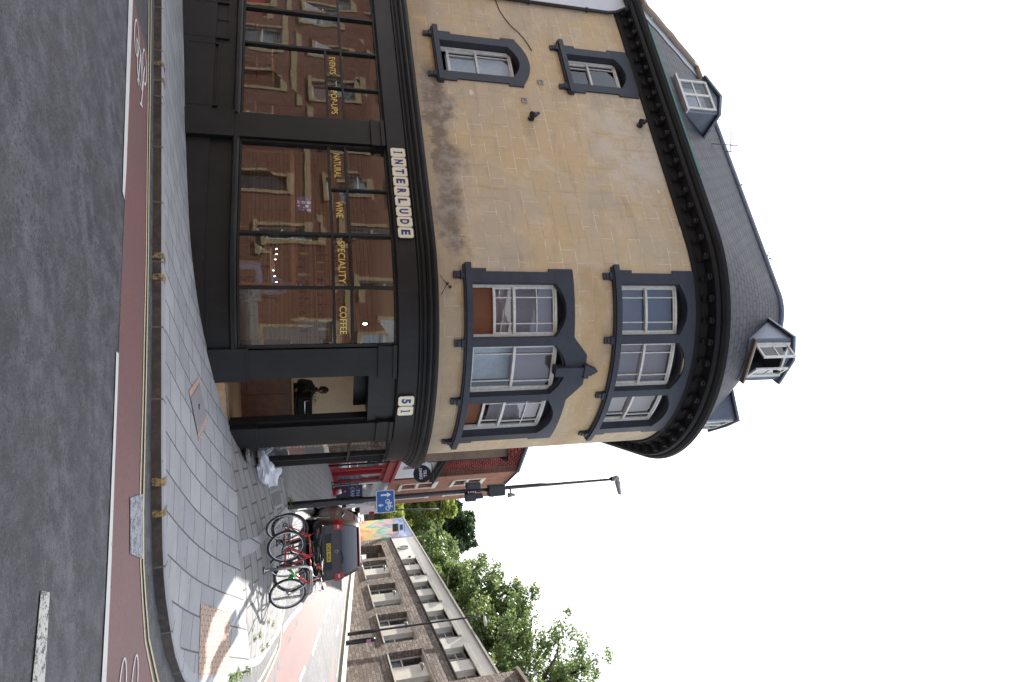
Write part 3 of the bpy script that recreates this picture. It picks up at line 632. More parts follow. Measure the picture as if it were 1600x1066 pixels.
CB = empty('corner_building', (0, 0, 0), 0, 'ochre stone corner building with rounded bow, black shopfront and slate roof', 'building')
SL, SR = -6.93, S_END + 3.5
OPEN = [(-5.22, -4.28, 4.56, 6.40), (-5.22, -4.28, 7.52, 9.02)]
BOW = [(.95, 1.97), (2.13, 3.15), (3.31, 4.33)]
for a, b in BOW: OPEN += [(a, b, 4.56, 6.46), (a, b, 7.52, 9.02)]
mb = MB()
OPEN = [(a - .04, b + .04, c - .02, d) for a, b, c, d in OPEN]
sb = sorted(set([SL, SR] + [x for o in OPEN for x in o[:2]])); zb = sorted(set([3.85, 9.35] + [x for o in OPEN for x in o[2:]]))
for i in range(len(sb) - 1):
    run = None
    for j in range(len(zb) - 1):
        cs, cz = (sb[i] + sb[i + 1]) / 2, (zb[j] + zb[j + 1]) / 2
        op = any(o[0] < cs < o[1] and o[2] < cz < o[3] for o in OPEN)
        if op:
            if run is not None: mb.wbox(sb[i], sb[i + 1], run, zb[j], -.32, 0); run = None
        elif run is None: run = zb[j]
    if run is not None: mb.wbox(sb[i], sb[i + 1], run, zb[-1], -.32, 0)
mb.build('wall', M['ashlar'], CB)
A0 = W(SL, 0, -.35); B0 = W(SL, 0, -9.5); C0 = W(SR, 0, -.35); D0 = W(SR, 0, -5)
def wallseg(mb, p, q, z0, z1, t=.2):
    d = Vector((q[0] - p[0], q[1] - p[1], 0)); l = d.length; d.normalize(); n = Vector((-d.y, d.x, 0)) * t / 2
    c = Vector(((p[0] + q[0]) / 2, (p[1] + q[1]) / 2, (z0 + z1) / 2)); return mb.obox(c, d * l / 2, n, (0, 0, (z1 - z0) / 2))
mb = MB()
for p, q in ((A0, B0), (B0, D0), (D0, C0)): wallseg(mb, p, q, -1.5, 9.3, .25)
mb.build('rear_wall', M['render'], CB)
# storey floors inside
inner = [W(s, 0, -.33) for s in ssteps(SL + .1, SR - .1, .4)] + [D0, B0]
def slab(name, z0, z1, mat):
    n = len(inner); mb = MB(); mb.add([(p.x, p.y, z0) for p in inner] + [(p.x, p.y, z1) for p in inner], [tuple(range(n))[::-1], tuple(range(n, 2 * n))] + [(i, (i + 1) % n, n + (i + 1) % n, n + i) for i in range(n)]); return mb.build(name, mat, CB)
slab('floor', .22, .345, M['floor_wood']); slab('floor', 3.36, 3.6, M['interior']); slab('floor', 6.75, 6.95, M['interior']); slab('ceiling', 9.32, 9.40, M['interior'])
# --- window surrounds, sashes
def arc_z(s, a, b, zs, za):
    u = (s - a) / (b - a) * 2 - 1; return zs + (za - zs) * (1 - u * u)
def linspace(a, b, n): return [a + (b - a) * i / n for i in range(n + 1)]
def surround(ops, jl, jr, z0, zs, za, zc, zap, parent, ped=None, ear=True, capz=None):
    mb = MB(); e = .035
    zt = zs
    mb.wbox(jl, ops[0][0], z0, zt, -.02, e); mb.wbox(ops[-1][1], jr, z0, zt, -.02, e); mb.wbox(ops[0][0] - .038, ops[0][0] + .002, z0, zt, -.31, e - .004); mb.wbox(ops[-1][1] - .002, ops[-1][1] + .038, z0, zt, -.31, e - .004)
    for i in range(len(ops) - 1): mb.wbox(ops[i][1], ops[i + 1][0], z0, zt, -.26, e)
    ss = [jl]; lo = [zs]
    for i, (a, b) in enumerate(ops):
        for q in linspace(a, b, 10): ss.append(q); lo.append(arc_z(q, a, b, zs, za if i != 1 else za + .05))
    ss.append(jr); lo.append(zs)
    def top(s):
        if len(ops) == 1: return arc_z(s, jl, jr, zc, zap)
        c = 2.64; d = abs(s - c)
        if capz: return capz
        return zc if d > .66 else zc + (zap - zc) * min(1, (1 - d / .66) * 1.9)
    s2 = []; l2 = []
    for i in range(len(ss) - 1):
        k = 3 if len(ops) > 1 else 2
        for j in range(k): s2.append(ss[i] + (ss[i + 1] - ss[i]) * j / k); l2.append(lo[i] + (lo[i + 1] - lo[i]) * j / k)
    s2.append(ss[-1]); l2.append(lo[-1])
    mb.wband(s2, l2, [top(q) for q in s2], -.02, e + .003)
    for (a, b) in ops:
        q_ = linspace(a, b, 10); mb.wband(q_, [arc_z(x, a, b, zs, za) for x in q_], [za + .06] * 11, -.31, -.021)
    if ear:
        for (a, b) in ((z0, z0 + .30), (zs - .12, (zc if not capz else capz) - .002)):
            mb.wbox(jl - .06, jl, a, b, -.02, e + .001); mb.wbox(jr, jr + .06, a, b, -.02, e + .001)
    mb.build('window_surround', M['slateblue'], parent)
    mb = MB()
    mb.wbox(jl - .14, jr + .14, z0 - .11, z0, -.31, .13); mb.wbox(jl - .12, jr + .12, z0 - .14, z0 - .11, -.02, .09)
    mb.build('sill', M['slateblue'], parent)
    bs = [jl + .07, jr - .07] + [(ops[i][1] + ops[i + 1][0]) / 2 for i in range(len(ops) - 1)]
    for q in bs:
        mb = MB(); mb.wbox(q - .065, q + .065, z0 - .32, z0 - .14, -.02, .05); mb.wbox(q - .075, q + .075, z0 - .20, z0 - .141, -.02, .085); mb.wbox(q - .05, q + .05, z0 - .27, z0 - .21, -.02, .068)
        mb.build('sill_bracket', M['slateblue'], parent)
    if ped:
        mb = MB(); mb.wband([2.555, 2.64, 2.725], [6.22] * 3, [6.98] * 3, -.1, .12); mb.wband([2.51, 2.64, 2.77], [6.80] * 3, [6.90] * 3, -.02, .145)
        mb.wband(linspace(2.565, 2.715, 6), [6.98] * 7, [arc_z(q, 2.565, 2.715, 6.99, 7.10) for q in linspace(2.565, 2.715, 6)], -.02, .10)
        mb.build('keystone', M['slateblue'], parent)
def sash(s0, s1, z0, z1, zm, vb, parent, hb=(), openz=0, blind=None, bs=(0, 1), o=-.13, tymp=True, d=.3):
    """one sash window: box frame, two sashes with meeting rail, glazing bars, glass and a blind"""
    w = empty('window', W((s0 + s1) / 2, z0, o)); w.parent = parent; w.matrix_parent_inverse = Matrix.Identity(4)
    def bl(m_, nm, mt):
        ob = m_.build(nm, mt, w); ob.matrix_parent_inverse = Matrix.Translation(-w.location); return ob
    fr = MB(); t = .045
    fr.wbox(s0, s0 + t, z0, z1, o - .09, o); fr.wbox(s1 - t, s1, z0, z1, o - .09, o); fr.wbox(s0 + t, s1 - t, z1 - t, z1, o - .09, o); fr.wbox(s0 + t, s1 - t, z0, z0 + .04, o - .09, o)
    a, b = s0 + t, s1 - t; zb_ = z0 + .04 + openz
    # upper sash outside, lower sash inside
    for (za, zt_, oo) in ((zm, z1 - t, o - .018), (zb_, zm + .03, o - .055)):
        q = .032; fr.wbox(a, a + q, za, zt_, oo - .035, oo); fr.wbox(b - q, b, za, zt_, oo - .035, oo); fr.wbox(a + q, b - q, za, za + (.05 if za > z0 + .3 else .06), oo - .035, oo); fr.wbox(a + q, b - q, zt_ - .03, zt_, oo - .035, oo)
        for f_ in vb:
            c = a + (b - a) * f_; fr.wbox(c - .010, c + .010, za + .03, zt_ - .03, oo - .03, oo - .003)
    for (z, up) in hb: fr.wbox(a + .03, b - .03, z - .010, z + .010, (o - .018 if up else o - .055) - .029, (o - .018 if up else o - .055) - .004)
    bl(fr, 'sash_frame', M['sashwhite'])
    gl = MB()
    for (za, zt_, oo) in ((zm + .04, z1 - t - .02, o - .036), (zb_ + .05, zm, o - .073)):
        k = linspace(a + .02, b - .02, 1); gl.add([W(k[0], za, oo), W(k[1], za, oo), W(k[1], zt_, oo + .003 * random.uniform(-1, 1)), W(k[0], zt_, oo)], [(0, 1, 2, 3)])
    bl(gl, 'glass', M['glass'])
    if blind:
        bm = MB(); bm.wbox(s0 + .02, s1 - .02, z0 + (z1 - z0) * bs[0], z0 + (z1 - z0) * bs[1], o - .20, o - .19); bl(bm, 'blind', blind)
    if tymp: pass
    return w
def m_stripe(name, c1, c2, w=.05, vert=True):
    t = NT(name); u = t.uv(); X = t.xyz(u); q = t.math('FRACT', t.math('DIVIDE', X[0 if vert else 1], w)); n = t.noise(t.pos(), 3, 4)
    c = t.mix(t.step(q, .35, .5), c1, c2); c = t.mix(t.math('MULTIPLY', n, .3), c, tuple(x * .7 for x in c1)); return t.fin(c, .8)
M['blindpink'] = m_stripe('pink_grey_pleated_blind', (.20, .165, .175), (.25, .205, .21), .022)
M['blindblue'] = m_stripe('blue_striped_blind', (.035, .055, .12), (.07, .09, .16), .045)
M['blindbrown'] = m_stripe('brown_ribbed_blind', (.22, .075, .03), (.13, .045, .02), .035)
M['net'] = paint('pale_net_curtain', (.42, .47, .50), .8, .2, 2, .3)
M['sheet'] = m_stripe('drawn_curtain_lining', (.27, .24, .27), (.31, .27, .30), .03)
for (z0, z1, zs, za, zc, zap, f2) in ((4.56, 6.24, 6.14, 6.36, 6.36, 6.60, 0), (7.52, 8.86, 8.78, 8.98, 9.16, 9.22, 1)):
    surround([(-5.22, -4.28)], -5.44, -4.07, z0, zs, za, zc, zap, CB)
    sash(-5.20, -4.30, z0, z1, z0 + (.84 if not f2 else .60), (.16,), CB, openz=.16 if not f2 else 0, blind=M['net'] if not f2 else None, bs=(.12, 1))
surround(BOW, .74, 4.55, 4.56, 6.20, 6.40, 6.57, 6.86, CB, ped=True)
surround(BOW, .74, 4.55, 7.52, 8.84, 9.00, 9.20, 9.22, CB, capz=9.22)
VB = (.22, .78)
sash(.95, 1.97, 4.56, 6.27, 5.40, VB, CB, hb=[(5.87, 1)], openz=.42, blind=M['blindpink'])
mb = MB(); mb.wbox(.99, 1.93, 4.61, 5.02, -.27, -.25); mb.build('blind', M['blindbrown'], CB)
sash(2.13, 3.15, 4.56, 6.29, 5.42, (.18, .82), CB, blind=M['blindpink'], bs=(.5, 1))
mb = MB(); mb.wbox(2.17, 3.11, 4.6, 5.45, -.52, -.50); mb.build('blind', M['net'], CB)
sash(3.31, 4.33, 4.56, 6.24, 5.36, (.2, .8), CB, hb=[(5.85, 1)], openz=.36, blind=M['sheet'], bs=(.35, 1))
mb = MB(); mb.wbox(3.35, 4.29, 4.61, 4.96, -.27, -.25); mb.build('blind', M['blindbrown'], CB)
sash(.95, 1.97, 7.52, 8.86, 8.16, VB, CB, blind=M['blindblue'])
sash(2.13, 3.15, 7.52, 8.86, 8.16, VB, CB, blind=M['blindpink'])
sash(3.31, 4.33, 7.52, 8.84, 8.16, (.8,), CB, blind=M['blindpink'])
# dark boards above the sashes under the arches
for (a, b) in [(-5.22, -4.28)] + BOW:
    for z0_, z1_ in ((6.27 if a > 0 else 6.245, 6.46 if a > 0 else 6.40), (8.865, 9.02)):
        mb = MB(); mb.wbox(a, b, z0_, z1_, -.24, -.19); mb.build('arch_board', M['black2'], CB)
# --- eaves cornice, gutter
mb = MB(); mb.wsweep([(-.02, 9.19), (.045, 9.19), (.06, 9.26), (.10, 9.30), (.12, 9.38), (.13, 9.42), (-.02, 9.42)], SL, SR)
mb.wsweep([(-.02, 9.42), (.36, 9.45), (.38, 9.49), (.38, 9.54), (-.02, 9.54)], SL, SR)
mb.build('eaves_cornice', M['black2'], CB)
q = SL + .2
while q < S_END + 2:
    mb = MB(); mb.wbox(q - .055, q + .055, 9.34, 9.43, .10, .31); mb.wbox(q - .05, q + .05, 9.28, 9.36, .08, .18); mb.wbox(q - .035, q + .035, 9.395, 9.425, .31, .335)
    mb.build('modillion', M['black2'], CB); q += .40
mb = MB(); mb.wsweep([(.34, 9.54), (.42, 9.56), (.47, 9.62), (.48, 9.70), (.46, 9.705), (.455, 9.64), (.40, 9.585), (.34, 9.57)], SL - .05, SR)
mb.build('gutter', M['black2'], CB)
mb = MB(); mb.wsweep([(.478, 9.685), (.492, 9.685), (.492, 9.725), (.478, 9.725)], -6.0, -1.4); mb.build('gutter_edge', M['greenline'], CB)
# --- roof
rows = 14; e0, z0r, e1, z1r = .40, 9.70, -2.02, 12.86; v = []; uv = []; cols = None; f = []
cs = ssteps(0, SR, .12)[1:]
for k in range(rows + 1):
    t = k / rows; o = e0 + (e1 - e0) * t; z = z0r + (z1r - z0r) * t; sl = -6.85 - .95 * t
    st = [sl + (0 - sl) * i / 12 for i in range(13)] + cs
    for a in st: v.append(W(a, z, o)); uv.append((a if a < 0 else a * (1 - .0 * t), t * 4.08))
    cols = len(st)
for k in range(rows):
    for i in range(cols - 1): f.append((k * cols + i, k * cols + i + 1, (k + 1) * cols + i + 1, (k + 1) * cols + i))
mb = MB(); mb.add(v, f, 0, uv)
# back slope
bk = [W(a, 12.98, -2.02) for a in [-7.8] + cs[:0] + [0] + cs]; 
mb.add([v[rows * cols + i] for i in range(cols)] + [Vector((p.x, p.y, 12.2)) for p in [W(-7.8 + 7.8 * i / 12, 0, -2.75) for i in range(13)] + [W(a, 0, -2.75) for a in cs]], [(i, i + 1, cols + i + 1, cols + i) for i in range(cols - 1)])
mb.add([W(SL - .1, 9.6, .3), W(SL - .1, 9.6, -9), W(-7.8, 12.98, -2.0), W(-7.6, 12.2, -9)], [(0, 1, 3, 2)])
mb.add([W(-7.8, 12.25, -2.7), W(-7.6, 12.25, -9.4), W(SR, 12.25, -5), W(SR, 12.25, -2.7)], [(0, 1, 2, 3)])
mb.add([W(SL, 9.3, -9.4), W(SR, 9.3, -5), W(SR, 12.25, -5), W(SL - .6, 12.25, -9.4)], [(0, 1, 2, 3)])
mb.add([W(SR, 9.5, .4), W(SR, 12.98, -2.02), W(SR, 12.2, -5), W(SR, 9.5, -5)], [(0, 1, 2, 3)])
RF = mb.build('roof', M['slates'], CB)
mb = MB(); path = [W(-7.8 + 7.8 * i / 16, 12.88, -2.02) for i in range(17)] + [W(a, 12.88, -2.02) for a in cs[::2]]
mb.tube(path, .075, 8); mb.build('ridge', M['lead'], RF)
mb = MB(); a0 = W(-6.9, 9.72, .42); a1 = W(-7.85, 12.90, -2.0)
mb.tube([a0 + (a1 - a0) * i / 10 + Vector((random.uniform(-.015, .015), 0, random.uniform(-.02, .02))) for i in range(11)], .11, 6); mb.tube([a1, W(-6.0, 12.96, -2.02)], .11, 6); mb.build('verge_coping', M['pot'], RF)
mb = MB(); sl_ = lambda s, k: W(s, z0r + (z1r - z0r) * k + .03, e0 + (e1 - e0) * k)
mb.add([sl_(-6.80 - .95 * k / 10, k / 10) for k in range(11)] + [sl_(-6.45 - .90 * k / 10 + .03 * sin(k * 2), k / 10) for k in range(11)], [(k, k + 1, 12 + k, 11 + k) for k in range(10)]); mb.build('flashing', M['lead'], RF)
# --- dormers
def dormer(s, o, wd, zb, zt, panes, name, opened=False, ridge=.22, arched=False):
    c = W(s, zb, o); a = Wang(s); dm = empty('dormer', c, a - pi / 2); dm.parent = CB    # local +y outwards
    def bl(m_, nm, mt): return m_.build(nm, mt, dm)
    h = zt - zb; x = wd / 2; dep = 2.6
    mb = MB()      # cheeks and gable
    mb.box(-x - .10, -x, -dep, 0, -.35, h); mb.box(x, x + .10, -dep, 0, -.35, h); mb.box(-x, x, -.08, 0, -.35, 0)
    mb.add([(-x - .10, 0, h), (x + .10, 0, h), (0, 0, h + ridge), (-x - .10, -.08, h), (x + .10, -.08, h), (0, -.08, h + ridge)], [(0, 1, 2), (5, 4, 3), (0, 3, 4, 1)])
    bl(mb, 'cheeks', M['lead'])
    mb = MB(); X = x + .18
    mb.add([(-X, .08, h - .02), (0, .08, h + ridge + .04), (X, .08, h - .02), (-X, -dep, h - .02), (0, -dep, h + ridge + .04), (X, -dep, h - .02),
            (-X, .08, h + .04), (0, .08, h + ridge + .10), (X, .08, h + .04), (-X, -dep, h + .04), (0, -dep, h + ridge + .10), (X, -dep, h + .04)],
           [(0, 1, 4, 3), (1, 2, 5, 4), (6, 9, 10, 7), (7, 10, 11, 8), (0, 6, 7, 1), (1, 7, 8, 2), (0, 3, 9, 6), (2, 8, 11, 5)]); bl(mb, 'roof', M['lead'])
    mb = MB(); t = .055
    mb.box(-x, -x + t, -.02, .035, 0, h); mb.box(x - t, x, -.02, .035, 0, h); mb.box(-x + t, x - t, -.02, .035, h - t, h); mb.box(-x + t, x - t, -.02, .06, 0, .05)
    if not opened:
        mb.box(-.035, .035, -.02, .03, .05, h - t); mb.box(-x + t, -.035, -.012, .02, h * .5 - .018, h * .5 + .018); mb.box(.035, x - t, -.012, .02, h * .5 - .018, h * .5 + .018)
        bl(mb, 'window_frame', M['sashwhite'])
        mb = MB(); mb.add([(-x + t, .0, .05), (x - t, .0, .05), (x - t, .0, h - t), (-x + t, .0, h - t)], [(0, 1, 2, 3)]); bl(mb, 'glass', M['glass'])
        mb = MB(); mb.box(-x + t, x - t, -.2, -.18, .05, h - t); bl(mb, 'blind', M['net'])
    else:
        bl(mb, 'window_frame', M['sashwhite'])
        for sg, ang in ((-1, radians(38)), (1, radians(72))):      # casements standing open
            cm = MB(Matrix.Translation((sg * (x - t), .03, 0)) @ Matrix.Rotation(-sg * ang if sg > 0 else -sg * ang, 4, 'Z') @ Matrix.Scale(-sg, 4, (1, 0, 0))); w_ = x - t
            cm.box(0, .045, -.02, .02, .06, h - t); cm.box(w_ - .045, w_, -.02, .02, .06, h - t); cm.box(.045, w_ - .045, -.02, .02, .06, .11); cm.box(.045, w_ - .045, -.02, .02, h - t - .05, h - t); cm.box(.045, w_ - .045, -.01, .012, h * .5 - .015, h * .5 + .015)
            k = bl(cm, 'casement', M['sashwhite'])
            cg = MB(cm.M); cg.add([(.045, 0, .11), (w_ - .045, 0, .11), (w_ - .045, 0, h - t - .05), (.045, 0, h - t - .05)], [(0, 1, 2, 3)])
            bl(cg, 'glass', M['glass'])
        mb = MB(); mb.box(-x + t, x - t, -1.3, -1.25, .0, h); bl(mb, 'curtain', M['render'])
    mb = MB(); mb.box(-x - .12, x + .12, -.02, .10, -.045, 0); bl(mb, 'sill', M['sashwhite'] if not opened else M['pot'])
    return dm
dormer(-4.43, -.10, .96, 10.44, 11.26, 4, 'a', ridge=.18)
dormer(2.86, -.58, .86, 11.05, 12.0, 2, 'b', opened=True, ridge=.14)
dormer(5.25, -.22, .95, 10.15, 11.25, 4, 'c', ridge=.05)
# --- fascia, cornice, pilasters, stall riser
mb = MB(); mb.wsweep([(-.3, 3.20), (.06, 3.20), (.09, 3.23), (.09, 3.62), (-.3, 3.62)], SL - 6, SR); mb.build('fascia', M['black'], CB)
mb = MB(); mb.wsweep([(-.3, 3.621), (.12, 3.621), (.14, 3.655), (.17, 3.66), (.18, 3.71), (.22, 3.72), (.25, 3.76), (.25, 3.80), (.27, 3.81), (.29, 3.85), (.29, 3.90), (.27, 3.91), (-.02, 3.965), (-.3, 3.965)], SL - 6, SR)
mb.wsweep([(.091, 3.575), (.125, 3.60), (.125, 3.62), (.091, 3.62)], SL - 6, SR); mb.build('shop_cornice', M['black'], CB)
def pilaster(a, b, zg, base_top=.73, cap=2.92, o=.07):
    mb = MB(); mb.wbox(a, b, zg, 3.198, -.25, o); mb.wbox(a - .03, b + .03, zg, base_top, -.2, o + .025); mb.wbox(a - .03, b + .03, cap, 3.197, -.2, o + .02); mb.wbox(a - .045, b + .045, cap - .03, cap + .04, -.2, o + .045); mb.wbox(a - .05, b + .05, 3.13, 3.196, -.2, o + .05)
    mb.wbox(a - .04, b + .04, base_top - .02, base_top + .02, -.2, o + .035)
    return mb.build('pilaster', M['black'], CB)
pilaster(-2.58, -2.02, -1.0, .46, 2.97); pilaster(2.10, 2.60, -.5, .73, 2.90); pilaster(3.66, 4.22, -.5, .80, 2.92, .05); pilaster(5.9, 6.3, -.3, .9); pilaster(-7.0, -6.7, -1.5, .46); 
def riser(a, b, zg):
    mb = MB(); mb.wbox(a, b, zg, .46, -.2, 0); mb.wbox(a, b, zg, .09, -.1, .03)
    mb.wsweep([(-.2, .46), (.05, .46), (.07, .48), (.10, .49), (.10, .53), (.06, .545), (.05, .58), (-.2, .59)], a, b); return mb.build('stall_riser', M['black'], CB)
riser(-2.02, 2.10, -1.0); RL = riser(-6.7, -2.58, -1.6)
mb = MB()          # recessed panels and cellar hatch in the left stall riser
for (a, b, z0, z1) in ((-6.5, -5.75, -.35, .30), (-5.6, -4.55, -.55, .34), (-4.4, -2.75, -.42, .18)):
    mb.wbox(a, b, z0, z0 + .03, 0, .035); mb.wbox(a, b, z1 - .03, z1, 0, .035); mb.wbox(a, a + .03, z0 + .03, z1 - .03, 0, .034); mb.wbox(b - .03, b, z0 + .03, z1 - .03, 0, .034)
mb.wbox(-5.55, -4.6, -.08, -.06, 0, .012); mb.wbox(-5.1, -5.08, -.5, .3, 0, .011); mb.build('panel_moulding', M['black'], RL)
mb = MB(); rnd = random.Random(3); px = [(-4.98 + .05 * i + rnd.uniform(-.01, .01), -.38 + (.10 if i % 2 else 0) + rnd.uniform(-.02, .02)) for i in range(8)]
for i in range(7):
    (a, z), (b, y) = px[i], px[i + 1]; mb.add([W(a - .008, z, .006), W(a + .008, z, .006), W(b + .008, y, .006), W(b - .008, y, .006)], [(0, 1, 2, 3)])
mb.build('chalk_scrawl', M['paintwhite'], RL)
riser(4.22, 5.9, -.3)
# --- shop windows
def shop_window(a, b, verts, transoms, uppers, zb=.59, zt=3.2, lowsub=None):
    w = empty('shop_window', W((a + b) / 2, zb, 0)); w.parent = CB
    def bl(m_, nm, mt): ob = m_.build(nm, mt, w); ob.matrix_parent_inverse = Matrix.Translation(-w.location); return ob
    fr = MB(); t = .028
    fr.wbox(a, a + .05, zb, zt, -.09, .03); fr.wbox(b - .05, b, zb, zt, -.09, .03); fr.wbox(a + .05, b - .05, zt - .035, zt, -.09, .028); fr.wbox(a + .05, b - .05, zb, zb + .03, -.09, .028)
    for s in verts: fr.wbox(s - t, s + t, zb + .03, zt - .035, -.07, .026)
    for (s0, s1, z) in transoms: fr.wbox(s0, s1, z - .022, z + .022, -.06, .024)
    for (s, z0, z1) in uppers: fr.wbox(s - .018, s + .018, z0, z1, -.055, .022)
    bl(fr, 'frame', M['black']); rnd = random.Random(5)
    gb = [a + .02] + list(verts) + [b - .02]
    for i in range(len(gb) - 1):
        tz = sorted(set([zb, zt] + [z for (s0, s1, z) in transoms if s0 <= gb[i] + .1 and s1 >= gb[i + 1] - .1])); gl = MB()
        for j in range(len(tz) - 1):
            e = rnd.uniform(-.006, .006); k = rnd.uniform(-.006, .006)
            gl.add([W(gb[i], tz[j], -.025 + e), W(gb[i + 1], tz[j], -.025 - e), W(gb[i + 1], tz[j + 1], -.025 + k), W(gb[i], tz[j + 1], -.025 - k)], [(0, 1, 2, 3)])
        bl(gl, 'glass', M['shopglass'])
    return w
SW1 = shop_window(-6.68, -2.60, [-5.57, -4.53], [(-6.68, -2.6, 2.46), (-4.53, -2.6, 2.15)], [(-3.51, 2.15, 2.46), (-3.51, 2.46, 3.17)])
SW2 = shop_window(-2.0, 2.08, [.06, 1.06], [(-2.0, 2.08, 2.44), (-2.0, 2.08, 2.14)], [(-.95, 2.14, 2.44), (-.95, 2.44, 3.17)])
SW3 = shop_window(4.24, 5.88, [5.05], [(4.24, 5.88, 2.44)], [], zb=.62)
mb = MB(); mb.wbox(4.2, 5.92, .60, .645, -.1, .20); mb.build('metal_sill', M['grey_metal'], CB)
for (t_, a, b, par) in (('EVENTS', -4.36, -3.88, SW1), ('POP-UPS', -3.42, -2.80, SW1), ('NATURAL', -1.80, -1.22, SW2), ('WINE', -.68, -.31, SW2), ('SPECIALITY', .19, .99, SW2), ('COFFEE', 1.38, 1.86, SW2)):
    ob = wtext(t_, a, b, 2.225, 2.345, .002 if a < 0 else .012, M['gold'], par, 'window_lettering', .01); ob.matrix_parent_inverse = Matrix.Translation(-par.location)
# lettering tiles
def tile(s, z, w, h, ch, slim=False):
    mb = MB(); c = .028; P = [(-w / 2 + c, -h / 2), (w / 2 - c, -h / 2), (w / 2, -h / 2 + c), (w / 2, h / 2 - c), (w / 2 - c, h / 2), (-w / 2 + c, h / 2), (-w / 2, h / 2 - c), (-w / 2, -h / 2 + c)]
    a = Wang(s); n = Vector((cos(a), sin(a), 0)); tx = Vector((-sin(a), cos(a), 0)); cc = W(s, z, .115)
    Mx = Matrix(((tx.x, 0, n.x, cc.x), (tx.y, 0, n.y, cc.y), (0, 1, 0, cc.z), (0, 0, 0, 1)))
    mb.prism(P, Mx, .022); t = mb.build('letter_tile', M['letter_cream'], CB)
    iw, ih = w * .50, h * .60; q = MB(); k = .021
    def bar(x0, x1, y0, y1): q.add([Mx @ Vector((x, y, .0265)) for x, y in ((x0, y0), (x1, y0), (x1, y1), (x0, y1))], [(0, 1, 2, 3)])
    if ch in 'I1':
        bar(-k * .6, k * .6, -ih / 2, ih / 2); bar(-k * 1.5, k * 1.5, -ih / 2, -ih / 2 + k * .8)
        if ch == 'I': bar(-k * 1.5, k * 1.5, ih / 2 - k * .8, ih / 2)
        else: bar(-k * 1.6, -k * .6, ih / 2 - k * 1.1, ih / 2 - k * .2)
        q.build('letter', M['letter_blue'], t)
    else:
        fn = lambda a_, b_: Mx @ Vector((-iw / 2 + iw * a_, -ih / 2 + ih * b_, .0265)); text_on(ch, fn, 'letter', M['letter_blue'], t, .045)
for i, ch in enumerate('INTERLUDE'): tile(-1.80 + .2325 * i, 3.415, .215, .275, ch)
tile(3.10, 3.39, .205, .285, '5'); tile(3.32, 3.39, .205, .285, '1')
# --- entrance
EN = empty('entrance', W(3.1, .34, -.4)); EN.parent = CB
def bl(m_, nm, mt): ob = m_.build(nm, mt, EN); ob.matrix_parent_inverse = Matrix.Translation(-EN.location); return ob
mb = MB(); mb.wbox(2.60, 3.68, -.4, .35, -.32, .03); bl(mb, 'step', M['palewood'])
mb = MB(); mb.wbox(2.60, 3.68, .351, .362, -.05, .035); bl(mb, 'step_nosing', M['chrome'])
mb = MB(); mb.wbox(2.60, 3.66, 2.72, 3.198, -.5, .0); mb.wbox(2.6, 3.66, 2.50, 2.718, -.5, -.42); bl(mb, 'lintel', M['black'])
mb = MB(); mb.wbox(2.60, 2.66, .35, 2.7, -.5, -.1); mb.wbox(3.58, 3.66, .35, 2.7, -.14, -.03); bl(mb, 'jambs', M['black'])
p0 = W(3.60, 0, -.10); mb = MB(); dvec = Vector((cos(Wang(3.58)), sin(Wang(3.58)), 0)); pq = p0 + Vector((.09, .82, 0)); wallseg(mb, p0, pq, .37, 2.48, .045); bl(mb, 'door', M['black2'])
# --- small things fixed on the wall
mb = MB(); mb.tube([W(-6.85, 9.5, .30), W(-6.85, 9.2, .10), W(-6.85, 9.0, .06), W(-6.85, 4.0, .06)], .045, 10)
for z in (8.4, 6.9, 5.4): mb.tube([W(-6.85, z, .06), W(-6.85, z + .06, .06)], .058, 10)
mb.build('downpipe', M['metal_black'], CB)
for (s, z) in ((-3.10, 6.36), (-3.16, 8.95)):
    lp = empty('floodlight', W(s, z, 0)); tag(lp, 'small black floodlight on the stone wall, ' + ('the lower one beside the first-floor window' if z < 7 else 'the upper one just under the eaves'), 'floodlight')
    mb = MB(); a = Wang(s); n = Vector((cos(a), sin(a), 0)); c = W(s, z, 0)
    mb.tube([c, c + n * .05], .07, 12); mb.tube([c + n * .05, c + n * .12 + Vector((0, 0, .02))], .022, 8); ob = mb.build('bracket', M['metal_black'], lp); ob.matrix_parent_inverse = Matrix.Translation(-lp.location)
    mb = MB(); tx = Vector((-n.y, n.x, 0)); mb.tube([c + n * .12 + Vector((0, 0, .16)) - tx * .07, c + n * .13 + Vector((0, 0, .05)), c + n * .15 + Vector((0, 0, -.03)) + tx * .03], [.03, .062, .075], 12); ob = mb.build('lamp_head', M['metal_black'], lp); ob.matrix_parent_inverse = Matrix.Translation(-lp.location)
for (s, z, lab) in ((-4.22, 6.78, 'small pale louvred vent above the left first-floor window'), (-3.62, 6.30, 'small square grey vent in the stone right of the left window'), (-3.20, 8.55, None)):
    if not lab: continue
    v_ = empty('wall_vent', W(s, z, 0)); tag(v_, lab, 'vent')
    mb = MB(); mb.wbox(s - .07, s + .07, z - .06, z - .045, 0, .03); mb.wbox(s - .07, s + .07, z + .045, z + .06, 0, .03); mb.wbox(s - .07, s - .055, z - .045, z + .045, 0, .03); mb.wbox(s + .055, s + .07, z - .045, z + .045, 0, .03)
    for k in range(5): mb.wbox(s - .055, s + .055, z - .04 + k * .018, z - .03 + k * .018, .002, .02)
    ob = mb.build('grille', M['paleconc'], v_); ob.matrix_parent_inverse = Matrix.Translation(-v_.location)
cab = [(-6.85, 6.15), (-6.3, 6.05), (-5.95, 6.18), (-5.75, 6.42), (-5.60, 6.62), (-5.3, 6.74)]
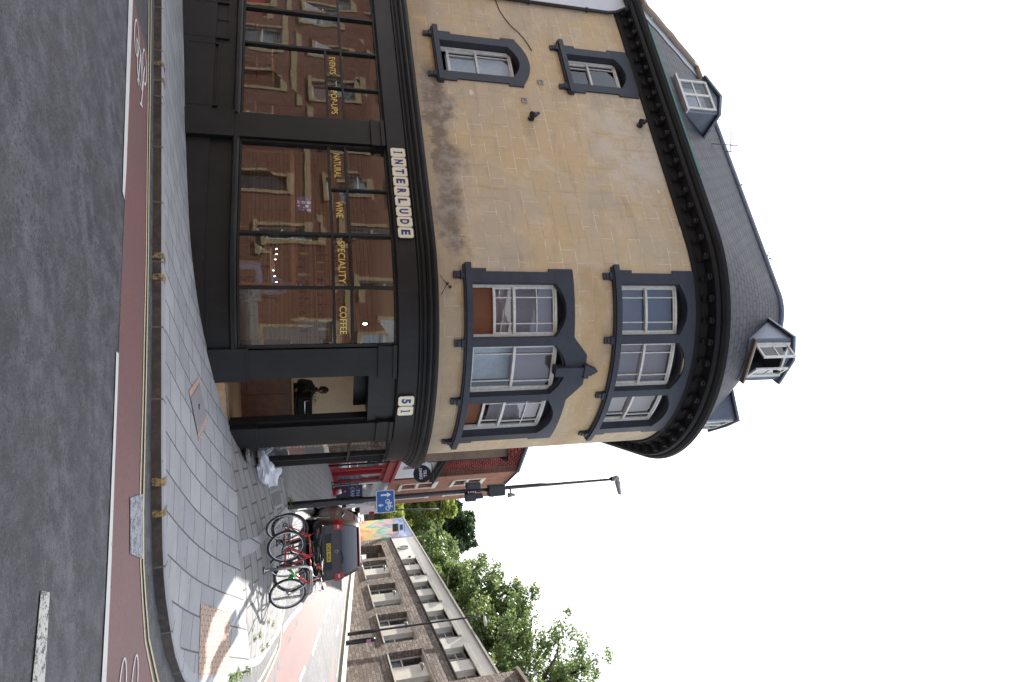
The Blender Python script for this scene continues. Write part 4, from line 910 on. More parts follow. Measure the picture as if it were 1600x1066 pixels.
mb = MB(); mb.tube([W(a, z, .012) for a, z in [(-6.85, 6.10), (-6.45, 6.16), (-6.2, 6.25), (-5.95, 6.37), (-5.80, 6.5), (-5.62, 6.60), (-5.42, 6.68), (-5.22, 6.74)]], .009, 6); mb.build('cable', M['rubber'], CB)
mb = MB()
for (s, z) in ((.98, 4.12), (1.04, 4.17)):
    mb.tube([W(s, z, 0), W(s, z, .07)], .022, 8); mb.tube([W(s, z, .05), W(s - .03, z - .08, .12), W(s + (.16 if s > 1 else -.12), 3.97, .16)], .006, 5)
mb.build('cable_insulators', M['rubber'], CB)
# television aerial behind the left dormer
AE = empty('tv_aerial', W(-4.0, 12.2, -1.2)); tag(AE, 'spiky television aerial on a thin mast above the left dormer', 'aerial')
mb = MB(); mb.tube([(0, 0, -.9), (0, 0, .35)], .014, 6); mb.build('mast', M['metal_black'], AE)
mb = MB(); mb.tube([(-.38, 0, .18), (.16, .1, .22)], .010, 5)
for k in range(8): x = -.36 + k * .065; mb.tube([(x, -.11, .18), (x, .11, .18)], .006, 4)
mb.tube([(.14, .1, .08), (.14, .1, .36)], .012, 5); mb.build('antenna', M['metal_black'], AE)
# small weeds on the ridge
mb = MB(); rnd = random.Random(8)
for (s, o) in ((-3.35, -2.0), (-1.15, -2.0), (-1.0, -2.0)):
    p = W(s, 12.94, o)
    for k in range(9):
        d = Vector((rnd.uniform(-1, 1), rnd.uniform(-1, 1), rnd.uniform(.2, 1.4))).normalized() * rnd.uniform(.05, .15); q = p + d; e = Vector((rnd.uniform(-1, 1), rnd.uniform(-1, 1), rnd.uniform(-1, 1))) * .02
        mb.add([p, q + e, q + d * .25, q - e], [(0, 1, 2, 3)])
tag(mb.build('weed', M['leaf_dark']), 'small tufts of weed growing on the slate ridge', 'weed', kind='stuff')

# ================================================================== SHOP INTERIOR
def person(name, joints, edges, label, mats, head=None, loc=(0, 0, 0), rz=0, cat='person'):
    """one skinned body surface grown over joints {name: (x, y, z, radius)}; first joint is the pelvis"""
    me = bpy.data.meshes.new(name); ks = list(joints); me.from_pydata([joints[k][:3] for k in ks], [(ks.index(a), ks.index(b)) for a, b in edges], [])
    o = bpy.data.objects.new(name, me); scene.collection.objects.link(o); sk = o.modifiers.new('skin', 'SKIN'); sk.use_smooth_shade = True
    for i, k in enumerate(ks): me.skin_vertices[0].data[i].radius = (joints[k][3], joints[k][3] * (joints[k][4] if len(joints[k]) > 4 else 1))
    me.skin_vertices[0].data[0].use_root = True
    sb_ = o.modifiers.new('sub', 'SUBSURF'); sb_.levels = sb_.render_levels = 2
    me.materials.append(mats); o.location = loc; o.rotation_euler = (0, 0, rz); return tag(o, label, cat)
def head_parts(o, c, tilt, hair, r=.098):
    """face, ears, hair on a head centre c in the body's space"""
    mb = MB(Matrix.Translation(c) @ Matrix.Rotation(tilt, 4, 'X'))
    n = 14; v = []; f = []
    for i in range(n + 1):
        th_ = pi * i / n
        for j in range(16):
            ph = 2 * pi * j / 16; x = r * .78 * sin(th_) * cos(ph); y = r * .96 * sin(th_) * sin(ph); z = r * 1.22 * cos(th_)
            if z < 0: x *= 1 + z * 2.0; y *= 1 + z * .8
            if y < -r * .8 and abs(x) < .02 and -.045 < z < .02: y -= .016
            v.append((x, y, z))
    for i in range(n):
        for j in range(16): f.append((i * 16 + j, (i + 1) * 16 + j, (i + 1) * 16 + (j + 1) % 16, i * 16 + (j + 1) % 16))
    mb.add(v, f, smooth=True)
    for sg in (-1, 1): mb.tube([(sg * r * .74, .0, -.02), (sg * r * .86, .01, .02)], [.012, .02], 6)
    mb.build('head', M['skin'], o)
    mb = MB(Matrix.Translation(c) @ Matrix.Rotation(tilt, 4, 'X')); v2 = []
    for i in range(n + 1):
        th_ = pi * .62 * i / n
        for j in range(16):
            ph = 2 * pi * j / 16; k = 1.13 + .03 * sin(j * 3.1 + i); cut = 1 if not (sin(ph) < -.25 and th_ > pi * .30) else .93; v2.append((r * .80 * k * cut * sin(th_) * cos(ph), r * .99 * k * cut * sin(th_) * sin(ph) + .008, r * 1.24 * k * cos(th_)))
    mb.add(v2, f, smooth=True); mb.build('hair', hair, o)
    mb = MB(Matrix.Translation(c) @ Matrix.Rotation(tilt, 4, 'X'))
    for sg in (-1, 1): mb.box(sg * .033 - .011, sg * .033 + .011, -r * .93, -r * .84, .0, .012)
    mb.box(-.022, .022, -r * .90, -r * .80, -.062, -.054); mb.build('face_features', M['hair'], o)
def hand(o, c, d, side):
    """palm with four fingers and a thumb; c wrist, d pointing direction"""
    d = Vector(d).normalized(); s_ = d.cross(Vector((0, 0, 1))); s_ = s_.normalized() if s_.length > .1 else Vector((1, 0, 0)); u = s_.cross(d); mb = MB(); c = Vector(c)
    mb.tube([c, c + d * .04, c + d * .085], [.024, .034, .032], 8)
    for k, l in enumerate((.062, .072, .068, .052)):
        b = c + d * .08 + s_ * (-.027 + .018 * k); mb.tube([b, b + d * l * .5 - u * .006, b + d * l * .85 - u * .03], [.0095, .009, .007], 6)
    b = c + d * .03 + s_ * (-.03 * side); mb.tube([b, b + d * .03 - s_ * .025 * side, b + d * .055 - s_ * .03 * side - u * .01], [.012, .011, .008], 6)
    mb.build('hand', M['skin'], o)
# back walls of the room
mb = MB(); pa = W(SL + .1, 0, -5.2); pb = W(-.2, 0, -5.2); pc = Vector((.35, 17.4, 0)); pd = Vector((2.1, 17.6, 0))
wallseg(mb, pc, pd, .345, 3.36, .1); mb.build('partition', M['interior'], CB)
def m_timber():
    t = NT('timber_lined_wall'); u = t.map(t.uv(), (1, 1, 1)); b = t.brick(u, 1.6, .10, .006, (.24, .16, .10), (.36, .26, .17), (.06, .035, .02), .37); n = t.noise(t.map(t.uv(), (1.2, 14, 1)), 1.5, 6, .7)
    return t.fin(t.mix(t.math('MULTIPLY', t.step(n, .4, .7), .6), b.outputs['Color'], (.16, .10, .06)), .55)
mb = MB()
for p, q in ((pa, pb), (pb, pc)): wallseg(mb, p, q, .345, 3.36, .1)
mb.build('partition', m_timber(), CB)
# counter seen through the door
CT = empty('bar_counter', (.95, 15.5, .345), radians(12)); tag(CT, 'dark red-brown wooden bar counter seen through the open door', 'counter')
mb = MB(); mb.box(-1.0, .75, 0, .5, 0, 1.02); 
for x in (-.9, -.4, .1): mb.box(x, x + .42, -.015, 0, .12, .9)
mb.build('front', M['wood'], CT, .004); mb = MB(); mb.box(-1.05, .80, -.05, .55, 1.02, 1.06); mb.build('counter_top', M['palewood'], CT, .004)
CM = empty('coffee_machine', (1.35, 15.85, 1.41), radians(12)); tag(CM, 'shiny espresso machine standing on the bar counter', 'coffee machine')
mb = MB(); mb.box(-.25, .25, -.2, .2, .06, .38); mb.box(-.27, .27, -.24, .2, 0, .06); mb.build('body', M['black2'], CM, .02); mb = MB(); mb.tube([(-.18, -.24, .3), (-.18, -.26, .22), (.18, -.26, .22), (.18, -.24, .3)], .014, 8); mb.build('rail', M['chrome'], CM)
PL = empty('potted_plant', (1.18, 16.3, 1.41)); tag(PL, 'bushy green plant in a pot behind the bar counter', 'plant')
mb = MB(); mb.tube([(0, 0, 0), (0, 0, .16)], [.06, .085], 12); mb.build('pot', M['white'], PL); mb = MB(); rnd = random.Random(4)
for k in range(220):
    d = Vector((rnd.gauss(0, 1), rnd.gauss(0, 1), rnd.gauss(.5, .8))).normalized() * rnd.uniform(.05, .26); c = Vector((0, 0, .30)) + d; a = Vector((rnd.gauss(0, 1), rnd.gauss(0, 1), rnd.gauss(0, 1))).normalized() * .03; b = a.cross(d).normalized() * .012
    mb.add([c - a, c + b, c + a, c - b], [(0, 1, 2, 3)])
mb.build('foliage', M['leaf_mid'], PL)
bar = person('person', dict(pel=(0, 0, .95, .15, .75), sp=(0, .0, 1.15, .14, .72), ch=(0, -.04, 1.38, .17, .66), nk=(0, -.07, 1.52, .06), hd=(0, -.10, 1.60, .055), rs=(-.17, -.03, 1.42, .065), re=(-.24, -.12, 1.18, .045), rw=(-.12, -.34, 1.12, .03), ls=(.17, -.03, 1.42, .065), le=(.26, -.1, 1.2, .045), lw=(.16, -.32, 1.16, .03), rh=(-.09, 0, .85, .10), rk=(-.10, .0, .48, .07), rf=(-.10, .02, .06, .05), lh=(.09, 0, .85, .10), lk=(.10, 0, .48, .07), lf=(.1, .02, .06, .05)),
    [('pel', 'sp'), ('sp', 'ch'), ('ch', 'nk'), ('nk', 'hd'), ('ch', 'rs'), ('rs', 're'), ('re', 'rw'), ('ch', 'ls'), ('ls', 'le'), ('le', 'lw'), ('pel', 'rh'), ('rh', 'rk'), ('rk', 'rf'), ('pel', 'lh'), ('lh', 'lk'), ('lk', 'lf')],
    'person in dark clothes standing at work behind the bar counter', M['cloth_dark'], loc=(1.02, 16.45, .345), rz=radians(14))
head_parts(bar, (0, -.13, 1.69), radians(25), M['hair']); hand(bar, (-.12, -.34, 1.12), (.3, -1, -.1), 1); hand(bar, (.16, -.32, 1.16), (-.3, -1, -.1), -1)
SEAT = [('pel', 'sp'), ('sp', 'ch'), ('ch', 'nk'), ('nk', 'hd'), ('ch', 'rs'), ('rs', 're'), ('re', 'rw'), ('ch', 'ls'), ('ls', 'le'), ('le', 'lw'), ('pel', 'rh'), ('rh', 'rk'), ('rk', 'rf'), ('rf', 'rt'), ('pel', 'lh'), ('lh', 'lk'), ('lk', 'lf'), ('lf', 'lt')]
def seated(s, o, rz, mat, label, hair):
    p = W(s, .345, o)
    q = person('person', dict(pel=(0, .05, .55, .15, .8), sp=(0, .04, .72, .14, .75), ch=(0, -.02, .95, .165, .66), nk=(0, -.05, 1.08, .055), hd=(0, -.07, 1.15, .05), rs=(-.17, -.01, .98, .06), re=(-.22, -.14, .76, .045), rw=(-.1, -.36, .78, .03), ls=(.17, -.01, .98, .06), le=(.22, -.14, .76, .045), lw=(.1, -.36, .78, .03), rh=(-.1, -.02, .53, .09), rk=(-.11, -.42, .52, .065), rf=(-.11, -.42, .08, .045), rt=(-.11, -.55, .04, .035), lh=(.1, -.02, .53, .09), lk=(.11, -.42, .52, .065), lf=(.11, -.42, .08, .045), lt=(.11, -.55, .04, .035)), SEAT, label, mat, loc=p, rz=rz)
    head_parts(q, (0, -.09, 1.24), radians(18), hair); hand(q, (-.1, -.36, .78), (.2, -1, 0), 1); hand(q, (.1, -.36, .78), (-.2, -1, 0), -1); return q
def chair(s, o, rz, label, mat):
    p = W(s, .345, o); c = empty('chair', p, rz); tag(c, label, 'chair', 'chairs inside the cafe')
    mb = MB(); mb.box(-.21, .21, -.2, .2, .42, .455); mb.build('seat', mat, c, .01)
    for x in (-.18, .18):
        for y in (-.17, .17): mb = MB(); mb.tube([(x, y, 0), (x, y, .42)], .017, 8); mb.build('leg', mat, c)
    mb = MB(); mb.tube([(-.19, .19, .44), (-.20, .24, .82), (.20, .24, .82), (.19, .19, .44)], .018, 8); mb.tube([(-.2, .22, .62), (.2, .22, .62)], .014, 8); mb.build('backrest', mat, c); return c
seated(-.62, -1.0, radians(100), M['cloth_green'], 'seated customer in a dark green top behind the left pane of the middle shop window', M['hair'])
chair(-.62, -1.06, radians(100), 'wooden cafe chair under the customer in the green top', M['wood'])
seated(.72, -1.1, radians(-70), M['cloth_grey'], 'seated customer in a blue-grey top behind the pane lettered speciality', M['hair'])
chair(.72, -1.16, radians(-70), 'wooden cafe chair under the customer in the blue-grey top', M['wood'])
for (s, o, r_, lab) in ((-5.9, -.9, 20, 'red-brown bentwood chair behind the leftmost shop pane'), (-4.9, -1.0, 60, 'red-brown chair behind the second shop pane from the left'), (-3.5, -.9, -40, 'red-brown chair behind the pane lettered events'), (-2.9, -1.5, 10, 'red-brown chair next to the left pilaster inside the window')):
    chair(s, o, radians(r_), lab, M['wood'])
def table(s, o, lab):
    c = empty('table', W(s, .345, o)); tag(c, lab, 'table', 'cafe tables'); mb = MB(); mb.disc((0, 0, .74), (0, 0, 1), .36, .03, 28); mb.build('tabletop', M['palewood'], c)
    mb = MB(); mb.tube([(0, 0, 0), (0, 0, .73)], .03, 10); mb.build('pedestal', M['metal_black'], c); mb = MB(); mb.disc((0, 0, .015), (0, 0, 1), .24, .03, 20); mb.build('base', M['metal_black'], c)
table(-5.4, -1.3, 'round cafe table behind the leftmost shop panes'); table(-3.9, -1.5, 'round cafe table behind the pane lettered events'); table(.1, -1.05, 'round cafe table between the two seated customers')
RLb = empty('wooden_rail', W(-.5, 1.46, -.25)); tag(RLb, 'long red-brown wooden rail across the inside of the middle shop window', 'rail')
mb = MB(); mb.wbox(-1.96, 1.02, 1.45, 1.52, -.19, -.13); ob = mb.build('bar', M['wood'], RLb); ob.matrix_parent_inverse = Matrix.Translation(-RLb.location)
mb = MB(); 
for s in (-1.9, .95): mb.wbox(s, s + .03, .6, 1.45, -.18, -.14)
ob = mb.build('uprights', M['wood'], RLb); ob.matrix_parent_inverse = Matrix.Translation(-RLb.location)
def m_flower():
    t = NT('floral_print'); u = t.uv(); vo = t.n('ShaderNodeTexVoronoi', {'Scale': 11., 'Randomness': .5}); t.t.links.new(u, vo.inputs['Vector'])
    d = vo.outputs['Distance']; rg = t.math('MULTIPLY', t.step(d, .12, .2), t.math('SUBTRACT', 1., t.step(d, .34, .42))); return t.fin(t.mix(rg, (.10, .05, .14), (.60, .60, .68)), .7)
mb = MB(); mb.wbox(-.92, -.60, 1.56, 1.80, -.24, -.225); tag(mb.build('floral_card', m_flower()), 'purple card printed with white flowers standing on the wooden rail', 'card')
def m_wallart():
    t = NT('timber_lined_wall'); u = t.uv(); b = t.brick(u, 1.4, .12, .006, (.34, .20, .10), (.42, .26, .14), (.1, .06, .03), .4); t.t.links.new; n = t.noise(t.map(t.pos(), (1, 1, 9)), 2, 5); return t.fin(t.mix(t.math('MULTIPLY', n, .5), b.outputs['Color'], (.24, .14, .07)), .5)
sh_ = empty('wall_shelf', W(-1.5, 1.5, -5.0)); tag(sh_, 'long shelf of bottles and jars on the back wall of the cafe', 'shelf')
mb = MB()
for z in (1.5, 1.95, 2.4): mb.wbox(-3.4, -.4, z, z + .03, -5.12, -4.86)
ob = mb.build('boards', M['palewood'], sh_); ob.matrix_parent_inverse = Matrix.Translation(-sh_.location)
rnd = random.Random(2); first = None
for z in (1.53, 1.98, 2.43):
    s = -3.3
    while s < -.5:
        h = rnd.uniform(.18, .32); mt = rnd.choice([M['green'] if 0 else M['cloth_green'], M['wood'], M['gold'], M['slateblue'], M['letter_cream']]); mb = MB(); p = W(s, z, -4.98)
        mb.tube([(0, 0, 0), (0, 0, h * .6), (0, 0, h * .75), (0, 0, h)], [.037, .037, .014, .014], 10); ob = mb.build('bottle', mt); ob.location = p; tag(ob, 'bottle on the long shelf at the back of the cafe', 'bottle', 'bottles on the back shelf'); s += rnd.uniform(.12, .3)

def m_bulb(name, c, e):
    t = NT(name); t.b.inputs['Emission Color'].default_value = (*c, 1); t.b.inputs['Emission Strength'].default_value = e; return t.fin(c, .5)
M['bulb'] = m_bulb('lit_bulb', (1.0, .80, .52), 9.); M['bulb2'] = m_bulb('lit_fairy_light', (1., .9, .75), 4.)
for (s, o, z, lab) in ((-4.9, -2.4, 2.75, 'lit pendant bulb hanging inside the leftmost shop window'), (3.1, -2.7, 2.9, 'lit pendant bulb hanging over the bar counter')):
    e = empty('pendant_lamp', W(s, z, o)); tag(e, lab, 'lamp'); mb = MB(); mb.tube([(0, 0, .05), (0, 0, 3.35 - z)], .006, 5); mb.tube([(0, 0, .03), (0, 0, .09)], .022, 8); mb.build('flex', M['metal_black'], e)
    mb = MB(); mb.tube([(0, 0, -.05), (0, 0, -.035), (0, 0, 0), (0, 0, .035)], [.010, .020, .026, .012], 10); mb.build('bulb', M['bulb'], e)
e = empty('string_lights', W(.5, 1.2, -.3)); tag(e, 'string of tiny lit lights hanging inside the middle shop window', 'lights'); ei = Matrix.Translation(-e.location)
mb = MB(); mb.tube([W(.08 + .115 * i, 1.18 + .03 * sin(i), -.30) for i in range(9)], .004, 4); ob = mb.build('wire', M['rubber'], e); ob.matrix_parent_inverse = ei
for i in (1, 2, 3, 5, 6, 7): mb = MB(); c = W(.08 + .115 * i, 1.18 + .03 * sin(i), -.30); mb.tube([c - Vector((0, 0, .018)), c, c + Vector((0, 0, .012))], [.004, .008, .003], 8); ob = mb.build('light', M['bulb2'], e); ob.matrix_parent_inverse = ei

# ================================================================== STREET FURNITURE
# lamp column with sign and boxes
lx, ly = 3.52, 15.73; lz = g(lx, ly)
LC = empty('lamp_column', (lx, ly, lz)); tag(LC, 'tall black lamp column at the pavement edge beside the dark parked car', 'lamp post')
mb = MB(); mb.tube([(0, 0, -.1), (0, 0, .0), (0, 0, 1.55), (0, 0, 1.62), (0, 0, 7.75)], [.085, .085, .083, .058, .040], 16); mb.box(-.045, .045, -.092, -.08, .5, 1.1); mb.build('column', M['metal_black'], LC)
mb = MB(); mb.tube([(0, 0, 7.72), (0, 0, 7.92)], .06, 12); mb.build('collar', M['grey_metal'], LC)
mb = MB(Matrix.Translation((0, 0, 7.86)) @ Matrix.Rotation(radians(-12), 4, 'Y')); 
mb.add([(-.07, -.045, -.03), (.14, -.09, -.035), (.42, -.08, -.02), (.42, .08, -.02), (.14, .09, -.035), (-.07, .045, -.03), (-.07, -.04, .04), (.14, -.08, .045), (.40, -.07, .015), (.40, .07, .015), (.14, .08, .045), (-.07, .04, .04)], [(5, 4, 3, 2, 1, 0), (6, 7, 8, 9, 10, 11)] + [(i, (i + 1) % 6, 6 + (i + 1) % 6, 6 + i) for i in range(6)]); mb.tube([(.12, 0, .04), (.12, 0, .08)], .028, 8); mb.build('lantern', M['grey_metal'], LC, .01)
mb = MB(); mb.box(-.11, .16, -.14, .05, 4.48, 4.90); mb.build('control_box', M['metal_black'], LC, .03)
mb = MB(); mb.box(-.20, -.06, -.14, .04, 3.95, 4.30); mb.box(.05, .23, -.13, .04, 3.93, 4.18); mb.box(.07, .19, -.10, .02, 4.18, 4.36); mb.build('control_box', M['metal_black'], LC, .02)
mb = MB()
for k in range(4): mb.box(.0 + .0, .045, -.075, -.06, 4.0 + k * .055, 4.02 + k * .055)
mb.build('labels', M['paintwhite'], LC)
mb = MB(); mb.tube([(.2, -.05, 3.95), (.27, -.06, 3.85), (.22, -.05, 3.78), (.1, -.04, 3.84)], .009, 6); mb.tube([(.0, -.06, 4.4), (.03, -.08, 4.45), (.0, -.06, 4.5)], .012, 6); mb.build('cable', M['rubber'], LC)
mb = MB(); mb.tube([(.03, -.02, 5.05), (.16, -.06, 5.05)], .02, 8); mb.tube([(.17, -.06, 5.16), (.17, -.06, 4.98)], [.035, .055], 12); mb.build('camera', M['grey_metal'], LC)
mb = MB()
for z in (2.0, 2.16): mb.tube([(0, 0, z), (0, 0, z + .03)], .064, 12)
mb.box(.045, .075, -.05, -.03, 1.28, 1.40); mb.build('bands', M['chrome'], LC)
SG = empty('road_sign', (lx + .06, ly - .10, lz + 2.07), radians(-6)); tag(SG, 'blue rectangular contraflow cycling sign with white arrows on the lamp column', 'sign')
SW_, SH_ = .25, .205
def rrect(w, h, r, n=5):
    P = []
    for cx, cy, a in ((w - r, h - r, 0), (-w + r, h - r, 90), (-w + r, -h + r, 180), (w - r, -h + r, 270)):
        P += [(cx + r * cos(radians(a + 90 * i / n)), cy + r * sin(radians(a + 90 * i / n))) for i in range(n + 1)]
    return P
MS = Matrix(((1, 0, 0, 0), (0, 0, -1, 0), (0, 1, 0, 0), (0, 0, 0, 1)))       # prism out towards -y
mb = MB(); mb.prism(rrect(SW_, SH_, .04), MS, .004); mb.build('border', M['paintwhite'], SG)
mb = MB(); mb.prism(rrect(SW_ - .014, SH_ - .014, .03), Matrix.Translation((0, -.004, 0)) @ MS, .002); mb.build('face', M['signblue'], SG)
mb = MB(); F2 = lambda pts: mb.add([(x, -.0075, z) for x, z in pts], [tuple(range(len(pts)))])
F2([(-.165, -.10), (-.125, -.10), (-.125, .04), (-.165, .04)]); F2([(-.20, .04), (-.09, .04), (-.145, .13)])
F2([(.065, -.05), (.09, -.05), (.09, -.12), (.065, -.12)]); F2([(.035, -.10), (.12, -.10), (.078, -.17)])
def fring(cx, cz, R, w, n=20): mb.add([(cx + R * cos(2 * pi * i / n), -.0075, cz + R * sin(2 * pi * i / n)) for i in range(n)] + [(cx + (R - w) * cos(2 * pi * i / n), -.0075, cz + (R - w) * sin(2 * pi * i / n)) for i in range(n)], [(i, (i + 1) % n, n + (i + 1) % n, n + i) for i in range(n)])
def fline(a, b, w=.009):
    d = Vector((b[0] - a[0], b[1] - a[1])); d.normalize(); nx, nz = -d.y * w, d.x * w; F2([(a[0] + nx, a[1] + nz), (b[0] + nx, b[1] + nz), (b[0] - nx, b[1] - nz), (a[0] - nx, a[1] - nz)])
fring(.0, .05, .052, .015); fring(.155, .05, .052, .015)
for a, b in (((0, .05), (.04, .11)), ((.04, .11), (.12, .11)), ((.12, .11), (.155, .05)), ((.04, .11), (.075, .05)), ((.075, .05), (.12, .11)), ((0, .05), (.075, .05)), ((.035, .13), (.04, .10)), ((.018, .135), (.052, .135)), ((.12, .11), (.115, .145)), ((.10, .145), (.14, .15))): fline(a, b)
mb.build('symbols', M['paintwhite'], SG)
# white carrier bag on the pavement
def m_bag(): 
    t = NT('white_plastic_bag'); n = t.noise(t.pos(), 9, 4); return t.fin(t.mix(n, (.62, .65, .72), (.80, .82, .86)), .35)
bx, by = 2.38, 13.95; BG = MB(); rnd = random.Random(11); n = 22; v = []; f = []
for i in range(n + 1):
    th_ = pi * i / n
    for j in range(30):
        ph = 2 * pi * j / 30; q = 1 + .16 * sin(3 * ph + 2 * th_) + .12 * sin(5 * ph - 4 * th_ + 1) + .10 * sin(9 * th_ + 2 * ph) + rnd.uniform(-.09, .09)
        x = .31 * sin(th_) * cos(ph) * q + .05 * cos(th_); y = .17 * sin(th_) * sin(ph) * q; z = .15 + .16 * cos(th_) * q * (1 + .35 * cos(ph))
        v.append((x, y, max(z, .0)))
for i in range(n):
    for j in range(30): f.append((i * 30 + j, (i + 1) * 30 + j, (i + 1) * 30 + (j + 1) % 30, i * 30 + (j + 1) % 30))
BG.add(v, f); BGo = BG.build('carrier_bag', m_bag()); BGo.location = (bx, by, g(bx, by) - .01); BGo.rotation_euler = (0, radians(-8), radians(-5)); tag(BGo, 'crumpled white plastic bag lying on the pavement by the shop corner', 'bag')
mb = MB()
for (hx, s_) in ((-.30, 1), (-.26, -1)): mb.tube([(hx, .05 * s_, .20), (hx - .05, .07 * s_, .30), (hx - .10, .02 * s_, .34), (hx - .08, -.03, .24)], .014, 6)
mb.build('handles', BGo.data.materials[0], BGo)
# weeds by the wall and along the kerb
def weed(pts, label, seed, r=.14, n=60, mat='leaf_mid'):
    mb = MB(); rnd = random.Random(seed)
    for (x, y) in pts:
        z = g(x, y)
        for k in range(n):
            d = Vector((rnd.gauss(0, 1), rnd.gauss(0, 1), abs(rnd.gauss(0, .7)) + .15)) * r * .6; c = Vector((x, y, z)) + d; a = Vector((rnd.gauss(0, 1), rnd.gauss(0, 1), rnd.gauss(0, .6))).normalized() * rnd.uniform(.015, .04); b = a.cross(Vector((rnd.random(), rnd.random(), 1))).normalized() * .012
            mb.add([c - a, c + b, c + a, c - b], [(0, 1, 2, 3)])
    return tag(mb.build('weed', M[mat]), label, 'weed', kind='stuff')
weed([(1.95, 13.30), (2.05, 13.45), (1.98, 13.38)], 'green weeds at the foot of the black shop corner', 1, .09, 40)
weed([(4.95, 10.95), (5.0, 11.15), (5.05, 11.3), (4.9, 10.85), (5.2, 11.75)], 'weeds growing along the kerb beside the tactile paving', 2, .075, 40, 'leaf_mid')
weed([(lx - .1, ly - .05), (lx, ly + .12), (lx + .1, ly + .3)], 'weeds round the base of the lamp column', 3, .10, 50, 'leaf_bright')
weed([(5.4, 12.9), (5.1, 13.4), (5.45, 14.2), (4.9, 12.2), (4.6, 13.9), (5.6, 13.6), (5.0, 12.6), (4.3, 14.4)], 'small weeds between the slabs around the bicycle stand', 4, .05, 18, 'leaf_mid')

# ------------------------------------------------------------------ bicycles and stand
def bicycle(x, y, rz, lean, frame, label, Rw=.335, rigid=True, basket=False, thick=.022, white_bar=False, handle='flat', z=None):
    """local x = forwards"""
    b = empty('bicycle', (x, y, (g(x, y) if z is None else z))); b.rotation_euler = (lean, 0, rz); tag(b, label, 'bicycle')
    hx, fx = -.51, .53
    for nm, cx in (('rear_wheel', hx), ('front_wheel', fx)):
        mb = MB(); mb.ring((cx, 0, Rw), (0, 1, 0), Rw - thick, thick, 36, 8); w = mb.build('wheel', M['rubber'], b)
        mb = MB(); mb.ring((cx, 0, Rw), (0, 1, 0), Rw - thick * 2.1, .011, 36, 6); mb.tube([(cx, -.04, Rw), (cx, .04, Rw)], .022, 10); mb.build('rim', M['chrome'], w)
        mb = MB()
        for k in range(18):
            a = 2 * pi * k / 18; mb.tube([(cx + .02 * cos(a + 1), .02 * (-1) ** k, Rw + .02 * sin(a + 1)), (cx + (Rw - thick * 2) * cos(a), 0, Rw + (Rw - thick * 2) * sin(a))], .0022, 3, cap=False)
        mb.build('spokes', M['chrome'], w)
    bb = (-.08, 0, .29); seat = (-.22, 0, .78); head = (.32, 0, .80); hd2 = (.36, 0, .68); rear = (hx, 0, Rw); fr = (fx, 0, Rw)
    mb = MB(); mb.tube([bb, seat], .016, 8); mb.tube([(-.205, 0, .74), (.325, 0, .77)], .016, 8); mb.tube([bb, hd2], .021, 8); mb.tube([head, hd2], .020, 8)
    for s in (-.05, .05): mb.tube([(bb[0], s * .5, bb[2]), (hx, s, Rw)], .010, 6); mb.tube([(-.20, s * .4, .74), (hx, s, Rw)], .009, 6)
    mb.build('frame', frame, b)
    mb = MB()
    for s in (-.05, .05): mb.tube([hd2, (.39, s, .62), (fx, s, Rw)], .012, 6)
    mb.build('fork', M['metal_black'] if not white_bar else M['chrome'], b)
    mb = MB(); mb.tube([(.32, 0, .80), (.30, 0, .90)], .014, 8)
    if handle == 'flat': mb.tube([(.33, -.30, .93), (.31, -.1, .91), (.31, .1, .91), (.33, .30, .93)], .012, 8)
    else: mb.tube([(.26, -.21, .80), (.40, -.21, .82), (.44, -.21, .90), (.34, -.20, .93), (.30, 0, .93), (.34, .20, .93), (.44, .21, .90), (.40, .21, .82), (.26, .21, .80)], .011, 8)
    mb.build('handlebar', M['chrome'] if white_bar else M['metal_black'], b)
    mb = MB()
    for s in (-1, 1): mb.tube([(.33, .22 * s, .93), (.33, .32 * s, .93)], .016, 8)
    mb.build('grips', M['rubber'], b)
    mb = MB(); mb.add([(-.40, -.06, .87), (-.40, .06, .87), (-.22, .055, .875), (-.10, .015, .87), (-.10, -.015, .87), (-.22, -.055, .875), (-.39, -.05, .905), (-.39, .05, .905), (-.22, .035, .90), (-.09, .01, .89), (-.09, -.01, .89), (-.22, -.035, .90)], [(0, 1, 2, 3, 4, 5), (11, 10, 9, 8, 7, 6), (0, 6, 7, 1), (1, 7, 8, 2), (2, 8, 9, 3), (3, 9, 10, 4), (4, 10, 11, 5), (5, 11, 6, 0)]); mb.tube([(-.22, 0, .78), (-.25, 0, .88)], .013, 8); mb.build('saddle', M['rubber'], b)
    mb = MB(); mb.ring((bb[0], .05, bb[2]), (0, 1, 0), .085, .007, 24, 5); mb.tube([(bb[0], -.08, bb[2]), (bb[0], .08, bb[2])], .02, 8)
    mb.tube([(bb[0], .075, bb[2]), (bb[0] + .12, .085, bb[2] - .11)], .010, 6); mb.tube([(bb[0], -.075, bb[2]), (bb[0] - .12, -.085, bb[2] + .11)], .010, 6)
    mb.box(bb[0] + .08, bb[0] + .16, .085, .17, bb[2] - .125, bb[2] - .10); mb.box(bb[0] - .16, bb[0] - .08, -.17, -.085, bb[2] + .10, bb[2] + .125); mb.build('crankset', M['metal_black'], b)
    mb = MB(); mb.ring((hx, .05, Rw), (0, 1, 0), .04, .012, 18, 5); mb.tube([(bb[0], .05, bb[2] + .085), (hx, .05, Rw + .04)], .005, 4); mb.tube([(bb[0], .05, bb[2] - .085), (hx, .05, Rw - .04)], .005, 4); mb.build('chain', M['metal_black'], b)
    return b
def T3(px, py, y): return px, y
stz = g(4.3, 13.1)
SS = empty('cycle_stand', (3.98, 12.85, 0)); tag(SS, 'stainless steel hoop cycle stand with bicycles locked to it', 'cycle stand')
a = Vector((3.98, 12.85, g(3.98, 12.85) - .05)); b = Vector((4.72, 13.45, g(4.72, 13.45) - .05)); top = a.z + .05 + .80; P = [a]
